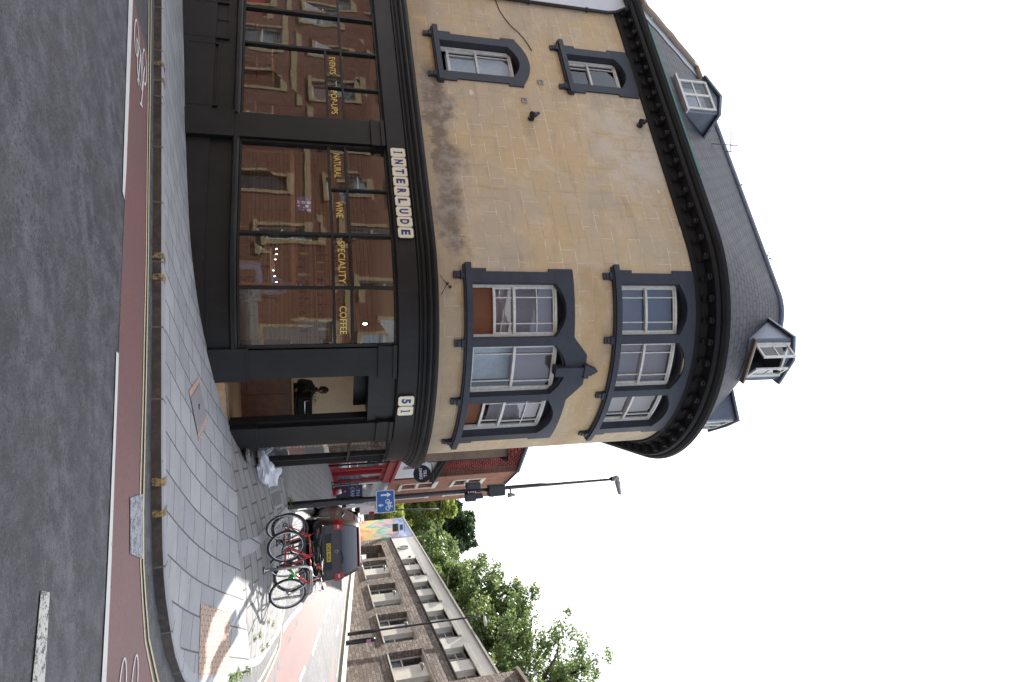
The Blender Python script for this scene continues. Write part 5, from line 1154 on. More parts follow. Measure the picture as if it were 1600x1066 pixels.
for k in range(7): t = k / 6 * pi / 2; P.append(a.lerp(b, .16 * (1 - cos(t))) * 1.0); P[-1].z = top - .15 + .15 * sin(t)
Q = [b]
for k in range(7): t = k / 6 * pi / 2; Q.append(b.lerp(a, .16 * (1 - cos(t)))); Q[-1].z = top - .15 + .15 * sin(t)
mb = MB(); mb.tube(P + Q[::-1], .026, 12); ob = mb.build('hoop', M['chrome'], SS); ob.matrix_parent_inverse = Matrix.Translation(-SS.location)
mb = MB()
for q in (a, b): mb.disc((q.x, q.y, q.z + .055), (0, 0, 1), .06, .01, 16)
ob = mb.build('base_plate', M['chrome'], SS); ob.matrix_parent_inverse = Matrix.Translation(-SS.location)
B1 = bicycle(4.12, 13.12, radians(20), radians(-6), M['redbike'], 'red bicycle with a thick black front tyre locked in front of the hoop stand', thick=.022, white_bar=True, handle='drop')
B2 = bicycle(3.92, 13.62, radians(17), radians(5), M['metal_black'], 'black mountain bicycle with wide tyres behind the red bicycle', thick=.030)
B3 = bicycle(3.72, 13.25, radians(34), radians(-4), M['redbike'], 'thin-wheeled red and black bicycle on the left side of the hoop stand', thick=.016, handle='drop')
mb = MB(); mb.tube([(4.05, 12.98, stz + .38), (4.12, 13.0, stz + .45), (4.22, 13.1, stz + .46), (4.26, 13.14, stz + .36)], .022, 8); tag(mb.build('bicycle_lock', M['green']), 'bright green lock looped round the steel hoop and the red frame', 'lock')
mb = MB(); mb.box(-.05, .05, -.07, .07, 0, .12); hb = mb.build('handlebar_bag', M['orange'], None, .03); hb.location = (3.92 + .36 * cos(radians(17)), 13.56 + .36 * sin(radians(17)), g(3.92, 13.62) + .80); tag(hb, 'orange bag hanging on the handlebar of the black bicycle', 'bag')

# ------------------------------------------------------------------ parked car (rear three-quarter view)
def m_carpaint():
    t = NT('dark_maroon_car_paint'); n = t.noise(t.pos(), 3, 3); t.b.inputs['Coat Weight'].default_value = .35; t.b.inputs['Coat Roughness'].default_value = .05
    return t.fin(t.mix(n, (.020, .012, .011), (.030, .017, .014)), .4, .2)
M['carpaint'] = m_carpaint()
M['lamp_red'] = paint('red_lamp_lens', (.34, .012, .012), .15, .05, 5, 0)
M['lamp_white'] = paint('clear_lamp_lens', (.6, .6, .62), .15, .05, 5, 0)
M['plate'] = paint('yellow_number_plate', (.70, .50, .05), .4, .03, 5, 0)
def car(x, y, rz, label):
    z = g(x, y) - KERB; c = empty('parked_car', (x, y, z)); c.rotation_euler = (radians(-3.5) * -1, 0, rz); tag(c, label, 'car')
    Lc, Wc = 4.40, .90
    Z = [.22, .34, .50, .66, .80, .92, 1.00, 1.10, 1.22, 1.34, 1.44, 1.51, 1.555, 1.575]
    WZ = [.84, .88, .90, .90, .89, .875, .855, .835, .80, .76, .715, .66, .52, .25]
    YR = [.06, .0, -.03, .02, .06, .09, .12, .18, .27, .37, .46, .54, .66, .95]
    YF = [4.30, 4.38, 4.40, 4.34, 4.20, 4.02, 3.78, 3.35, 3.10, 2.86, 2.62, 2.40, 2.20, 2.0]
    NV = 22; rows_ = []
    for k in range(len(Z)):
        r = []
        for i in range(NV + 1):
            t = i / NV; yy = YR[k] + (YF[k] - YR[k]) * t; e = min(t, 1 - t) / .10; w = WZ[k] * (1 - .13 * max(0, 1 - e) ** 2)
            zz_ = Z[k]
            if k > 4: pass
            r.append((w, yy, zz_))
        rows_.append(r)
    mb = MB(); n = NV + 1; K = len(Z)
    v = [p for r in rows_ for p in r] + [(-p[0], p[1], p[2]) for r in rows_ for p in r]; o = n * K; f = []
    for k in range(K - 1):
        for i in range(NV):
            f += [(k * n + i, k * n + i + 1, (k + 1) * n + i + 1, (k + 1) * n + i), (o + k * n + i, o + (k + 1) * n + i, o + (k + 1) * n + i + 1, o + k * n + i + 1)]
    k = K - 1
    for i in range(NV): f.append((k * n + i, k * n + i + 1, o + k * n + i + 1, o + k * n + i))
    for k in range(K - 1):
        f.append((k * n, (k + 1) * n, o + (k + 1) * n, o + k * n)); f.append((k * n + NV, o + k * n + NV, o + (k + 1) * n + NV, (k + 1) * n + NV))
    f.append(tuple(i for i in range(n)) + tuple(o + i for i in range(n))[::-1])
    mb.add(v, f, smooth=True); body = mb.build('body', M['carpaint'], c); recalc(body)
    es = body.modifiers.new('es', 'EDGE_SPLIT'); es.split_angle = radians(28)
    def yr(z): return float(np.interp(z, Z, YR))
    def wz(z): return float(np.interp(z, Z, WZ))
    def rear(pts, off, nm, mt, par=c, uvs=None):
        m_ = MB(); m_.add([(px_, yr(z_) - off, z_) for px_, z_ in pts], [tuple(range(len(pts)))]); return m_.build(nm, mt, par)
    def rearstrip(x0, x1, z0, z1, off, nm, mt, m=8, inset=0):
        m_ = MB(); zs = linspace(z0, z1, m); v_ = []
        for z_ in zs: v_ += [(x0 if x0 is not None else -(wz(z_) * .87 - inset), yr(z_) - off, z_), (x1 if x1 is not None else (wz(z_) * .87 - inset), yr(z_) - off, z_)]
        m_.add(v_, [(2 * i, 2 * i + 1, 2 * i + 3, 2 * i + 2) for i in range(m)]); return m_.build(nm, mt, c)
    rearstrip(None, None, 1.02, 1.47, .006, 'rear_window', M['carglass'], inset=.035)
    rearstrip(-.86 * .87, .86 * .87, .24, .44, .03, 'bumper_trim', M['rubber'])
    mb = MB(); mb.box(-.80, .80, -.075, .03, .44, .52); mb.build('bumper', M['carpaint'], c, .03)
    mb = MB(); mb.box(-.50, .50, yr(.62) - .03, yr(.62) + .02, .57, .74); mb.build('plate_recess', M['slateblue'], c)
    pl = MB(); pl.box(-.26, .26, yr(.62) - .042, yr(.62) - .032, .595, .715); plo = pl.build('number_plate', M['plate'], c)
    text_on('CN73 WUX', lambda a_, b_: Vector((-.235 + .47 * a_, yr(.62) - .0435, .612 + .084 * b_)), 'plate_text', M['rubber'], plo, .02)
    for s in (-1, 1):
        m_ = MB(); zs = linspace(.80, 1.06, 5); v_ = []
        for z_ in zs: w_ = wz(z_); v_ += [(s * (w_ * .87 - .15), yr(z_) - .014, z_), (s * (w_ * .87 - .005), yr(z_) - .014, z_), (s * (w_ * .985 + .004), yr(z_) + .17, z_)]
        m_.add(v_, [q for i in range(5) for q in ((3 * i, 3 * i + 1, 3 * i + 4, 3 * i + 3), (3 * i + 1, 3 * i + 2, 3 * i + 5, 3 * i + 4))]); tl = m_.build('tail_light', M['lamp_red'], c)
        m_ = MB(); m_.box(s * .70 - .05, s * .70 + .05, yr(.93) - .022, yr(.93) - .008, .905, .955); m_.build('reversing_lens', M['lamp_white'], tl)
        m_ = MB(); m_.box(s * .66 - .07, s * .66 + .07, -.082, -.07, .36, .41); m_.build('reflector', M['lamp_red'], c)
        m_ = MB(); m_.tube([(s * .64, .75, 1.565), (s * .64, .9, 1.60), (s * .62, 2.2, 1.60), (s * .61, 2.4, 1.55)], .016, 8); m_.build('roof_rail', M['chrome'], c)
        m_ = MB(); m_.tube([(s * .84, 2.95, 1.02), (s * .93, 2.93, 1.06)], .02, 6); m_.obox((s * 1.0, 2.9, 1.09), (.09, 0, 0), (0, .045, 0), (0, 0, .07)); m_.build('door_mirror', M['carpaint'], c, .02)
        # side glass
        m_ = MB(); P_ = [(.75, 1.03), (1.62, 1.03), (1.62, 1.42), (1.0, 1.42)]; m_.add([(s * (wz(z_) + .006), y_, z_) for y_, z_ in P_], [(0, 1, 2, 3)]); m_.build('side_window', M['carglass'], c)
        m_ = MB(); P_ = [(1.70, 1.03), (2.72, 1.02), (2.45, 1.42), (1.70, 1.43)]; m_.add([(s * (wz(z_) + .006), y_, z_) for y_, z_ in P_], [(0, 1, 2, 3)]); m_.build('side_window', M['carglass'], c)
        m_ = MB(); m_.box(s * .895 - .012, s * .895 + .012, 1.3, 1.5, .86, .89); m_.box(s * .895 - .012, s * .895 + .012, 2.2, 2.4, .86, .89); m_.build('door_handle', M['chrome'], c)
        for yy in (.85, 3.50):
            m_ = MB(); m_.ring((s * .80, yy, .32), (1, 0, 0), .23, .095, 28, 10); w_ = m_.build('wheel', M['rubber'], c)
            m_ = MB(); m_.disc((s * .86, yy, .32), (1, 0, 0), .20, .06, 24)
            for k in range(5): a_ = 2 * pi * k / 5; m_.obox((s * .895, yy + .1 * cos(a_), .32 + .1 * sin(a_)), (.01, 0, 0), (0, .09 * cos(a_), .09 * sin(a_)), (0, -.022 * sin(a_), .022 * cos(a_)))
            m_.build('rim', M['grey_metal'], w_)
            m_ = MB(); m_.ring((s * .885, yy, .32), (1, 0, 0), .345, .022, 24, 6); m_.disc((s * .883, yy, .32), (1, 0, 0), .34, .012, 28); m_.build('wheel_arch', M['rubber'], c)
    mb = MB(); mb.box(-.58, .58, .48, .60, 1.50, 1.53); mb.build('brake_light', M['lamp_red'], c)
    mb = MB(); mb.tube([(0, yr(1.0) - .02, 1.0), (.22, yr(1.05) - .03, 1.06), (.38, yr(1.03) - .03, 1.04)], .009, 6); mb.build('rear_wiper', M['rubber'], c)
    mb = MB(); mb.ring((0, yr(.87) - .012, .87), (0, 1, 0), .045, .006, 20, 5); 
    for a_ in (90, 210, 330): mb.tube([(0, yr(.87) - .012, .87), (.043 * cos(radians(a_)), yr(.87) - .012, .87 + .043 * sin(radians(a_)))], .005, 4)
    mb.build('badge', M['chrome'], c)
    # seams of the tailgate
    mb = MB(); 
    for s in (-1, 1): mb.tube([(s * (wz(z_) * .87 - .0 - (.02)), yr(z_) - .004, z_) for z_ in (.55, .7, .82)], .005, 4)
    mb.tube([(-.72, yr(.55) - .004, .55), (.72, yr(.55) - .004, .55)], .006, 4); mb.build('tailgate_seam', M['rubber'], c)
    m_ = MB(); m_.add([(-.76, 2.52, 1.50), (.76, 2.52, 1.50), (.80, 3.25, 1.14), (-.80, 3.25, 1.14)], [(0, 1, 2, 3)]); m_.v = [p + Vector((0, .02, .02)) for p in m_.v]; m_.build('windscreen', M['carglass'], c)
    # seats seen through the glass
    m_ = MB()
    for s in (-.45, 0, .45): m_.box(s - .14, s + .14, .95, 1.05, 1.0, 1.22)
    for s in (-.4, .4): m_.box(s - .2, s + .2, 2.0, 2.12, .6, 1.28)
    m_.build('seats', M['cloth_grey'], c, .03)
    return c
car(6.04, 20.55, radians(-6.5), 'dark maroon people carrier parked facing up the side street, seen from behind')
cx2 = 4.75; 
# a second car far up the street, only its pale roof and mirror edge shows beyond

# ------------------------------------------------------------------ right-hand stone building
def plane_map(P0, ang):
    d = Vector((sin(ang), cos(ang), 0)); n = Vector((-cos(ang), sin(ang), 0))        # n points to the street side (left) for the right-hand row
    return lambda t, z, o=0: Vector((P0[0], P0[1], 0)) + d * t + n * o + Vector((0, 0, z))
class PB(MB):
    """boxes on a straight facade given as (t, z, outwards)"""
    def __init__(s, f): super().__init__(); s.f2 = f
    def b(s, t0, t1, z0, z1, o0, o1, mi=0):
        F_ = s.f2; return s.add([F_(t0, z0, o0), F_(t1, z0, o0), F_(t1, z0, o1), F_(t0, z0, o1), F_(t0, z1, o0), F_(t1, z1, o0), F_(t1, z1, o1), F_(t0, z1, o1)], [(3, 2, 1, 0), (4, 5, 6, 7), (0, 1, 5, 4), (1, 2, 6, 5), (2, 3, 7, 6), (3, 0, 4, 7)], mi)
def holes_wall(pb, t0, t1, z0, z1, ops, o0, o1):
    tb = sorted(set([t0, t1] + [x for q in ops for x in q[:2]])); zb_ = sorted(set([z0, z1] + [x for q in ops for x in q[2:]]))
    for i in range(len(tb) - 1):
        run = None
        for j in range(len(zb_) - 1):
            ct, cz = (tb[i] + tb[i + 1]) / 2, (zb_[j] + zb_[j + 1]) / 2
            if any(q[0] < ct < q[1] and q[2] < cz < q[3] for q in ops):
                if run is not None: pb.b(tb[i], tb[i + 1], run, zb_[j], o0, o1); run = None
            elif run is None: run = zb_[j]
        if run is not None: pb.b(tb[i], tb[i + 1], run, zb_[-1], o0, o1)
FS = plane_map((12.25, 25.8), math.atan(.01))
SB = empty('stone_building', (12.4, 34, 0)); tag(SB, 'long brown rubble-stone building with cream upper storey and paired windows', 'building')
def sbl(pb, nm, mt, par=None, inv=True):
    ob = pb.build(nm, mt, par or SB); ob.matrix_parent_inverse = Matrix.Translation(-SB.location) if (par is None) else Matrix.Identity(4); return ob
bays = [2.45 + 4.1 * k for k in (-2, -1, 0, 1, 2)]           # left edges t of the lower openings
low = [(b_, b_ + 3.17, 4.63, 6.03) for b_ in bays]
door = (14.3, 16.9, 4.4, 6.05)
low = [q for q in low if q[0] < 11] 
pb = PB(FS); holes_wall(pb, -1.75, 18.2, 1.0, 6.75, low + [door], -.5, 0); 
pb.b(-12, -1.75, 1.0, 8.9, -.5, .10)
sbl(pb, 'stone_wall', M['rubble'])
upo = []
for b_ in [2.2 + 4.12 * k for k in (-1, 0, 1, 2)]: upo += [(b_, b_ + 1.10, 6.82, 7.62), (b_ + 1.95, b_ + 3.10, 6.82, 7.62)]
pb = PB(FS); holes_wall(pb, -1.75, 18.2, 6.80, 8.25, upo, -.4, -.03); sbl(pb, 'upper_wall', M['cream'])
pb = PB(FS); pb.b(-1.75, 18.2, 6.75, 6.80, -.4, .05); sbl(pb, 'string_course', M['black2'])
pb = PB(FS); pb.b(-1.75, 23.2, 8.25, 8.33, -.5, .06); sbl(pb, 'coping', M['paleconc'])
pb = PB(FS); pb.b(-12, 23.2, .8, 8.2, -9, -8.8); pb.b(-12, 23.2, 8.1, 8.2, -8.8, -.5); pb.b(-1.7, 23.2, 6.5, 6.6, -8.8, -.5); sbl(pb, 'rear_wall', M['render'])
pb = PB(FS); pb.b(-12, -1.75, 8.9, 9.02, -.7, .25); pb.b(-12, -1.6, 9.02, 11, -5, -.2) if 0 else None; sbl(pb, 'barge_board', M['render'])
SBi = Matrix.Translation(-SB.location)
for (a, b, z0, z1) in low:
    w = empty('window', FS(a, z0)); w.parent = SB; w.matrix_parent_inverse = SBi; wi = Matrix.Translation(-w.location)
    def bl(p_, nm, mt): ob = p_.build(nm, mt, w); ob.matrix_parent_inverse = wi; return ob
    pb = PB(FS); pb.b(a + 1.08, b - 1.08, z0, z1, -.35, -.12); bl(pb, 'panel', M['cream'])
    pb = PB(FS); pb.b(a - .02, b + .02, z0 - .05, z0, -.4, .06); pb.b(a, b, z1 - .05, z1, -.35, -.02); bl(pb, 'sill', M['cream'])
    for (p, q) in ((a, a + 1.08), (b - 1.08, b)):
        pb = PB(FS); pb.b(p, p + .06, z0, z1 - .05, -.34, -.28); pb.b(q - .06, q, z0, z1 - .05, -.34, -.28); pb.b(p + .06, q - .06, z0, z0 + .06, -.34, -.28); pb.b(p + .06, q - .06, z1 - .11, z1 - .05, -.34, -.28); pb.b(p + .06, q - .06, z0 + .47, z0 + .52, -.33, -.285); bl(pb, 'frame', M['sashwhite'])
        pb = PB(FS); pb.b(p, q, z0 + .03, z1 - .06, -.32, -.31); bl(pb, 'glass', M['glass'])
        pb = PB(FS); pb.b(p + .04, q - .04, z0 + .05, z0 + .47, -.42, -.40); bl(pb, 'blind', M['white'])
    pb = PB(FS); pb.b(a, b, z0 + .5, z1, -.9, -.88); bl(pb, 'curtain', M['wood'])
    mb = MB(); c = FS((a + b) / 2, z1 - .30, -.12); mb.tube([c, c + Vector((-.10, 0, .02))], .03, 8); mb.tube([c + Vector((-.10, 0, .02)), c + Vector((-.24, 0, -.02))], [.06, .075], 12); mb.tube([c + Vector((-.24, 0, -.02)), c + Vector((-.26, 0, -.02))], .08, 12); bl(mb, 'lamp', M['grey_metal'])
for k in range(0, len(upo), 2):
    (a, b, z0, z1), (a2, b2, _, _) = upo[k], upo[k + 1]; w = empty('window', FS(a, z0)); w.parent = SB; w.matrix_parent_inverse = SBi; wi = Matrix.Translation(-w.location)
    def bl(p_, nm, mt): ob = p_.build(nm, mt, w); ob.matrix_parent_inverse = wi; return ob
    for (p, q) in ((a, b), (a2, b2)):
        pb = PB(FS); gpb = PB(FS); pb.b(p, p + .05, z0, z1, -.30, -.22); pb.b(q - .05, q, z0, z1, -.30, -.22); pb.b(p + .05, q - .05, z0, z0 + .05, -.30, -.22); pb.b(p + .05, q - .05, z1 - .05, z1, -.30, -.22); pb.b((p + q) / 2 - .02, (p + q) / 2 + .02, z0 + .05, z1 - .05, -.29, -.225); pb.b(p + .05, q - .05, z0 + .40, z0 + .43, -.288, -.228)
        gpb.b(p + .02, q - .02, z0 + .02, z1 - .02, -.27, -.262); bl(pb, 'frame', M['sashwhite']); bl(gpb, 'glass', M['glass'])
    pb = PB(FS); pb.b(a - .06, b2 + .06, z1, z1 + .15, -.3, .06); bl(pb, 'hood', M['paleconc'])
    pb = PB(FS); pb.b(a, b2, z0, z1, -.75, -.73); bl(pb, 'curtain', M['wood'])
# brown recessed entrance
w = empty('door', FS(14.5, 5, -.5)); w.parent = SB; w.matrix_parent_inverse = SBi; wi = Matrix.Translation(-w.location)
def bl(p_, nm, mt): ob = p_.build(nm, mt, w); ob.matrix_parent_inverse = wi; return ob
pb = PB(FS); pb.b(14.3, 16.9, 4.3, 6.05, -1.1, -1.05); pb.b(14.32, 15.1, 4.4, 5.9, -1.04, -1.0); pb.b(15.6, 16.8, 4.4, 5.9, -1.04, -1.0); bl(pb, 'leaf', M['wood'])
pb = PB(FS); pb.b(15.25, 15.6, 5.15, 5.45, -1.0, -.99); bl(pb, 'notice', M['white'])
# round ornament and vent on the cream wall
mb = MB(); c = FS(15.8, 7.28, -.03); mb.ring(c + Vector((-.02, 0, 0)), (1, 0, 0), .30, .05, 28, 6); mb.disc(c, (1, 0, 0), .27, .03, 24); sbl(mb, 'roundel', M['paleconc'])
pb = PB(FS); pb.b(13.75, 13.95, 7.3, 7.42, -.03, .02); sbl(pb, 'vent', M['rubber'])
# mural end of the building (bright abstract painting on the wall itself)
def m_mural():
    t = NT('abstract_wall_painting'); v = t.uv(); n = t.n('ShaderNodeTexNoise', {'Scale': .35, 'Detail': 2.5, 'Roughness': .55, 'Distortion': 1.6}); t.t.links.new(t.map(v, (1, 1.6, 1), (0, 0, .6)), n.inputs['Vector'])
    n2 = t.n('ShaderNodeTexNoise', {'Scale': .9, 'Detail': 2., 'Distortion': 2.0}); t.t.links.new(v, n2.inputs['Vector']); X = t.xyz(v)
    hz = t.math('ADD', t.math('MULTIPLY', t.math('SUBTRACT', X[1], 5.9), .21), t.math('MULTIPLY', n.outputs['Fac'], .75))
    r = t.n('ShaderNodeValToRGB'); cr = r.color_ramp; cr.interpolation = 'LINEAR'
    cols_ = [(0, (.55, .10, .05)), (.22, (.60, .14, .06)), (.27, (.62, .38, .06)), (.40, (.55, .45, .22)), (.46, (.10, .32, .24)), (.54, (.22, .45, .38)), (.60, (.55, .28, .24)), (.68, (.18, .19, .24)), (.75, (.22, .30, .52)), (.90, (.35, .42, .62)), (1, (.30, .45, .60))]
    for i, (p, c) in enumerate(cols_):
        e = cr.elements[0] if i == 0 else (cr.elements[1] if i == 1 else cr.elements.new(p)); e.position = p; e.color = (*c, 1)
    t.t.links.new(hz, r.inputs[0]); return t.fin(t.mix(t.math('MULTIPLY', t.step(n2.outputs['Fac'], .55, .6), .5), r.outputs[0], (.55, .40, .36)), .8)
pb = PB(FS); pb.b(18.2, 23.2, 1.5, 8.25, -.5, 0); sbl(pb, 'painted_wall', m_mural())
# projecting signs
for (lab, z, mt, t_) in (('small dark green projecting sign on brackets beside the wall painting', 7.22, 'cloth_green', 19.2), ('small white and blue projecting sign beside the wall painting', 7.62, 'white', 19.2)):
    e = empty('projecting_sign', FS(t_, z)); tag(e, lab, 'sign'); ei = Matrix.Translation(-e.location)
    pb = PB(FS); pb.b(t_ - .02, t_ + .02, z - .17, z + .17, .12, .62); ob = pb.build('panel', M[mt], e); ob.matrix_parent_inverse = ei
    if mt == 'white': pb = PB(FS); pb.b(t_ - .028, t_ - .021, z - .10, z + .10, .2, .54); ob = pb.build('emblem', M['signblue'], e); ob.matrix_parent_inverse = ei
    pb = PB(FS); pb.b(t_ - .012, t_ + .012, z + .18, z + .21, 0, .66); ob = pb.build('bracket', M['metal_black'], e); ob.matrix_parent_inverse = ei
# lamp column in front of the stone building, and a black notice pillar
z = g(11.95, 28.9); e = empty('lamp_column', (11.95, 28.9, z)); tag(e, 'slim black lamp column standing against the brown stone building', 'lamp post')
mb = MB(); mb.tube([(0, 0, -.2), (0, 0, 1.1), (0, 0, 1.15), (0, 0, 5.35), (.0, -.1, 5.6)], [.075, .075, .045, .035, .03], 12); mb.build('column', M['metal_black'], e)
mb = MB(); mb.obox((.15, -.25, 5.78), (.0, .34, .06), (.09, 0, 0), (0, -.01, .05)); mb.build('lantern', M['grey_metal'], e, .02)
z = g(11.75, 27.6); e = empty('notice_pillar', (11.75, 27.6, z)); tag(e, 'short black pillar with a pink notice beside the slim lamp column', 'pillar')
mb = MB(); mb.tube([(0, 0, -.2), (0, 0, 1.05), (0, 0, 1.12)], [.095, .095, .06], 14); mb.build('post', M['metal_black'], e); mb = MB(); mb.box(-.07, .07, -.11, -.098, .78, .95); mb.build('notice', paint('pink_paper', (.50, .20, .42), .7), e)
z = g(10.83, 45); e = empty('lamp_column', (10.83, 45, z)); tag(e, 'thin distant lamp column with a short arm rising beside the painted wall', 'lamp post')
mb = MB(); mb.tube([(0, 0, -.2), (.1, 0, 3.0), (.30, 0, 5.6)], [.06, .05, .04], 8); mb.build('column', M['metal_black'], e); mb = MB(); mb.tube([(.30, 0, 5.6), (-.45, 0, 5.68)], .03, 6); mb.build('arm', M['metal_black'], e)

# ------------------------------------------------------------------ left-hand row of the side street
AL = radians(25)
def FL(t, z, o=0):       # o outwards = to the right (street side)
    return Vector((5.05 + t * sin(AL) + o * cos(AL), 30 + t * cos(AL) - o * sin(AL), z))
def thing_at(name, loc, label, cat, group=None):
    e = empty(name, loc); tag(e, label, cat, group); i = Matrix.Translation(-e.location)
    def bl(p_, nm, mt, par=None, **k):
        ob = p_.build(nm, mt, par or e, **k); ob.matrix_parent_inverse = i if par is None else Matrix.Identity(4); return ob
    return e, bl
def empty_part(name, par): 
    e = bpy.data.objects.new(name, None); scene.collection.objects.link(e); e.parent = par; e.matrix_parent_inverse = Matrix.Translation(-par.location); return e
# red shop
RS, bl = thing_at('red_shop', FL(2, 2.6), 'two-storey shop with bright red front, white upper wall and slate roof', 'shop')
pb = PB(FL); holes_wall(pb, -.9, 3.6, 1.5, 5.45, [(.05, 1.15, 3.0, 5.0), (1.45, 2.0, 2.4, 5.0), (2.3, 3.3, 3.0, 5.0)], -.3, 0); bl(pb, 'shopfront', M['red'])
pb = PB(FL); pb.b(-.9, 3.6, 5.15, 5.55, 0, .14); pb.b(-.95, 3.65, 5.50, 5.62, 0, .26)
for t in (-.05, 1.3, 2.15, 3.45): pb.b(t - .07, t + .07, 1.8, 5.15, 0, .035)
pb.b(.04, 1.2, 2.98, 3.05, 0, .034); pb.b(2.25, 3.35, 2.98, 3.05, 0, .034); bl(pb, 'fascia', M['red'])
for (a, b) in ((.05, 1.15), (2.3, 3.3)): pb = PB(FL); pb.b(a, b, 3.0, 5.0, -.03, -.02); bl(pb, 'window', M['glass'])
pb = PB(FL); pb.b(.05, 1.15, 3.0, 5.0, -.09, -.08); bl(pb, 'display', M['paleconc']); pb = PB(FL); pb.b(2.3, 3.3, 3.0, 5.0, -.09, -.08); bl(pb, 'display', M['paleconc'])
pb = PB(FL); pb.b(1.45, 2.0, 2.3, 5.0, -.25, -.2); bl(pb, 'door', M['red'])
pb = PB(FL); holes_wall(pb, -4.5, 3.6, 5.62, 7.45, [(1.4, 1.95, 5.95, 6.75)], -.3, 0); bl(pb, 'upper_wall', M['whiterender'])
pb = PB(FL); pb.b(1.4, 1.95, 5.95, 6.75, -.2, -.15); bl(pb, 'window', M['wood'])
pb = PB(FL); pb.b(-4.5, 3.65, 7.45, 7.56, -.3, .30); pb.b(-4.5, 3.65, 7.56, 7.66, .25, .36); bl(pb, 'gutter', M['black2'])
mb = MB(); mb.add([FL(-4.5, 7.62, .30), FL(3.65, 7.62, .30), FL(3.65, 9.9, -2.6), FL(-4.5, 9.9, -2.6)], [(0, 1, 2, 3)]); mb.add([FL(-4.5, 7.6, .30), FL(3.65, 7.6, .30), FL(3.65, 9.85, -2.7), FL(-4.5, 9.85, -2.7), FL(3.65, 7.4, -5), FL(-4.5, 7.4, -5)], [(0, 1, 2, 3), (3, 2, 4, 5)]); bl(mb, 'roof', M['slates_far'])
pb = PB(FL); pb.b(-4.5, 3.6, 1.5, 7.45, -6, -.31); bl(pb, 'side_walls', M['render'])
mb = MB(); mb.tube([FL(-.02, 2.2, .12), FL(-.02, 7.5, .12)], .04, 8); bl(mb, 'downpipe', M['rubber'])
e2, bl2 = thing_at('hanging_sign', FL(.9, 6.95, .5), 'round black hanging sign with white lettering on the white wall', 'sign')
c = FL(1.2, 6.72, .45); nn = Vector((sin(AL) * -1, -cos(AL), 0)); mb = MB(); mb.disc(c, nn, .40, .05, 32); bl2(mb, 'disc', M['rubber']); tx = Vector((-nn.y, nn.x, 0)); tx = tx if tx.x > 0 else -tx
for i, (wd, w_, y_) in enumerate((('TILL', .34, .06), ('DARKS', .5, -.14))):
    ob = text_on(wd, lambda a, b, w_=w_, y_=y_: c + nn * .027 + tx * (-w_ / 2 + w_ * a) + Vector((0, 0, y_ + .14 * b)), 'lettering', M['paintwhite'], e2, .03); ob.matrix_parent_inverse = Matrix.Translation(-e2.location)
mb = MB(); mb.tube([FL(1.2, 7.2, 0), FL(1.2, 7.2, .9)], .02, 6); bl2(mb, 'bracket', M['metal_black'])
# black railing planter by the red shop
e3, bl3 = thing_at('railing', FL(1.2, 2.7, .6), 'low black metal railing standing in front of the red shop', 'railing')
mb = MB(); zz0 = g(FL(.6, 0, .7).x, FL(.6, 0, .7).y)
for t in (.4, .9, 1.4, 1.9): p = FL(t, 0, .75); mb.tube([(p.x, p.y, zz0 + t * .1 - .1), (p.x, p.y, zz0 + 1.15)], .02, 6)
for z in (.4, .78, 1.12): mb.tube([FL(.4, zz0 + z, .75), FL(1.9, zz0 + z, .75)], .022, 6)
bl3(mb, 'bars', M['metal_black'])
# brown brick shop end next to it
e4, bl4 = thing_at('brick_shop', FL(-2, 2.3), 'brown brick ground-floor wall between the black corner shop and the red shop', 'building')
pb = PB(FL); pb.b(-4.5, -.92, 1.3, 5.35, -.3, .02); bl4(pb, 'wall', M['brickbrown']); pb = PB(FL); pb.b(-4.5, -.92, 5.35, 5.60, -.3, .12); bl4(pb, 'cornice', M['paleconc'])
# tall red brick house, tile-hung side towards us
HB, bl5 = thing_at('brick_house', FL(6, 3), 'tall red brick house with tile-hung side wall and cream window surrounds', 'house')
ops = [(4.9, 5.9, 6.3, 7.9), (7.1, 8.1, 6.3, 7.9), (4.9, 5.9, 9.0, 10.4), (7.1, 8.1, 9.0, 10.4)]
pb = PB(FL); holes_wall(pb, 3.75, 9.4, 5.3, 12.0, ops, -.3, 0); bl5(pb, 'front_wall', M['brick'])
pb = PB(FL); holes_wall(pb, 3.75, 9.4, 1.5, 5.3, [(4.2, 8.9, 2.5, 4.9)], -.3, 0); bl5(pb, 'shopfront', M['whiterender'])
pb = PB(FL); pb.b(4.2, 8.9, 2.9, 4.9, -.2, -.15); bl5(pb, 'shop_window', M['glass'])
for (a, b, z0, z1) in ops: pb = PB(FL); pb.b(a - .16, b + .16, z1, z1 + .22, 0, .05); pb.b(a - .1, b + .1, z0 - .14, z0, 0, .08); pb.b(a - .12, a, z0, z1, 0, .035); pb.b(b, b + .12, z0, z1, 0, .035); pb.b(a - .16, b + .16, (z0 + z1) / 2 - .06, (z0 + z1) / 2 + .06, -.1, .03); bl5(pb, 'window_surround', M['cream'])
for (a, b, z0, z1) in ops: pb = PB(FL); pb.b(a, b, z0, z1, -.16, -.12); bl5(pb, 'window', M['sashwhite'] if 0 else M['glass'])
pb = PB(FL); pb.b(3.72, 9.4, 5.3, 5.45, 0, .3); bl5(pb, 'fascia', M['whiterender'])
mb = MB(); q = [FL(3.75, 1.5, 0), FL(3.75, 12.0, 0), FL(3.75, 13.4, -2.6), FL(3.75, 12.6, -5.4), FL(3.75, 1.5, -5.4)]; mb.add(q + [p + (FL(.2, 0) - FL(0, 0)) for p in q], [(0, 1, 2, 3, 4), (9, 8, 7, 6, 5), (0, 5, 6, 1)]); bl5(mb, 'side_wall', M['tiles_red'])
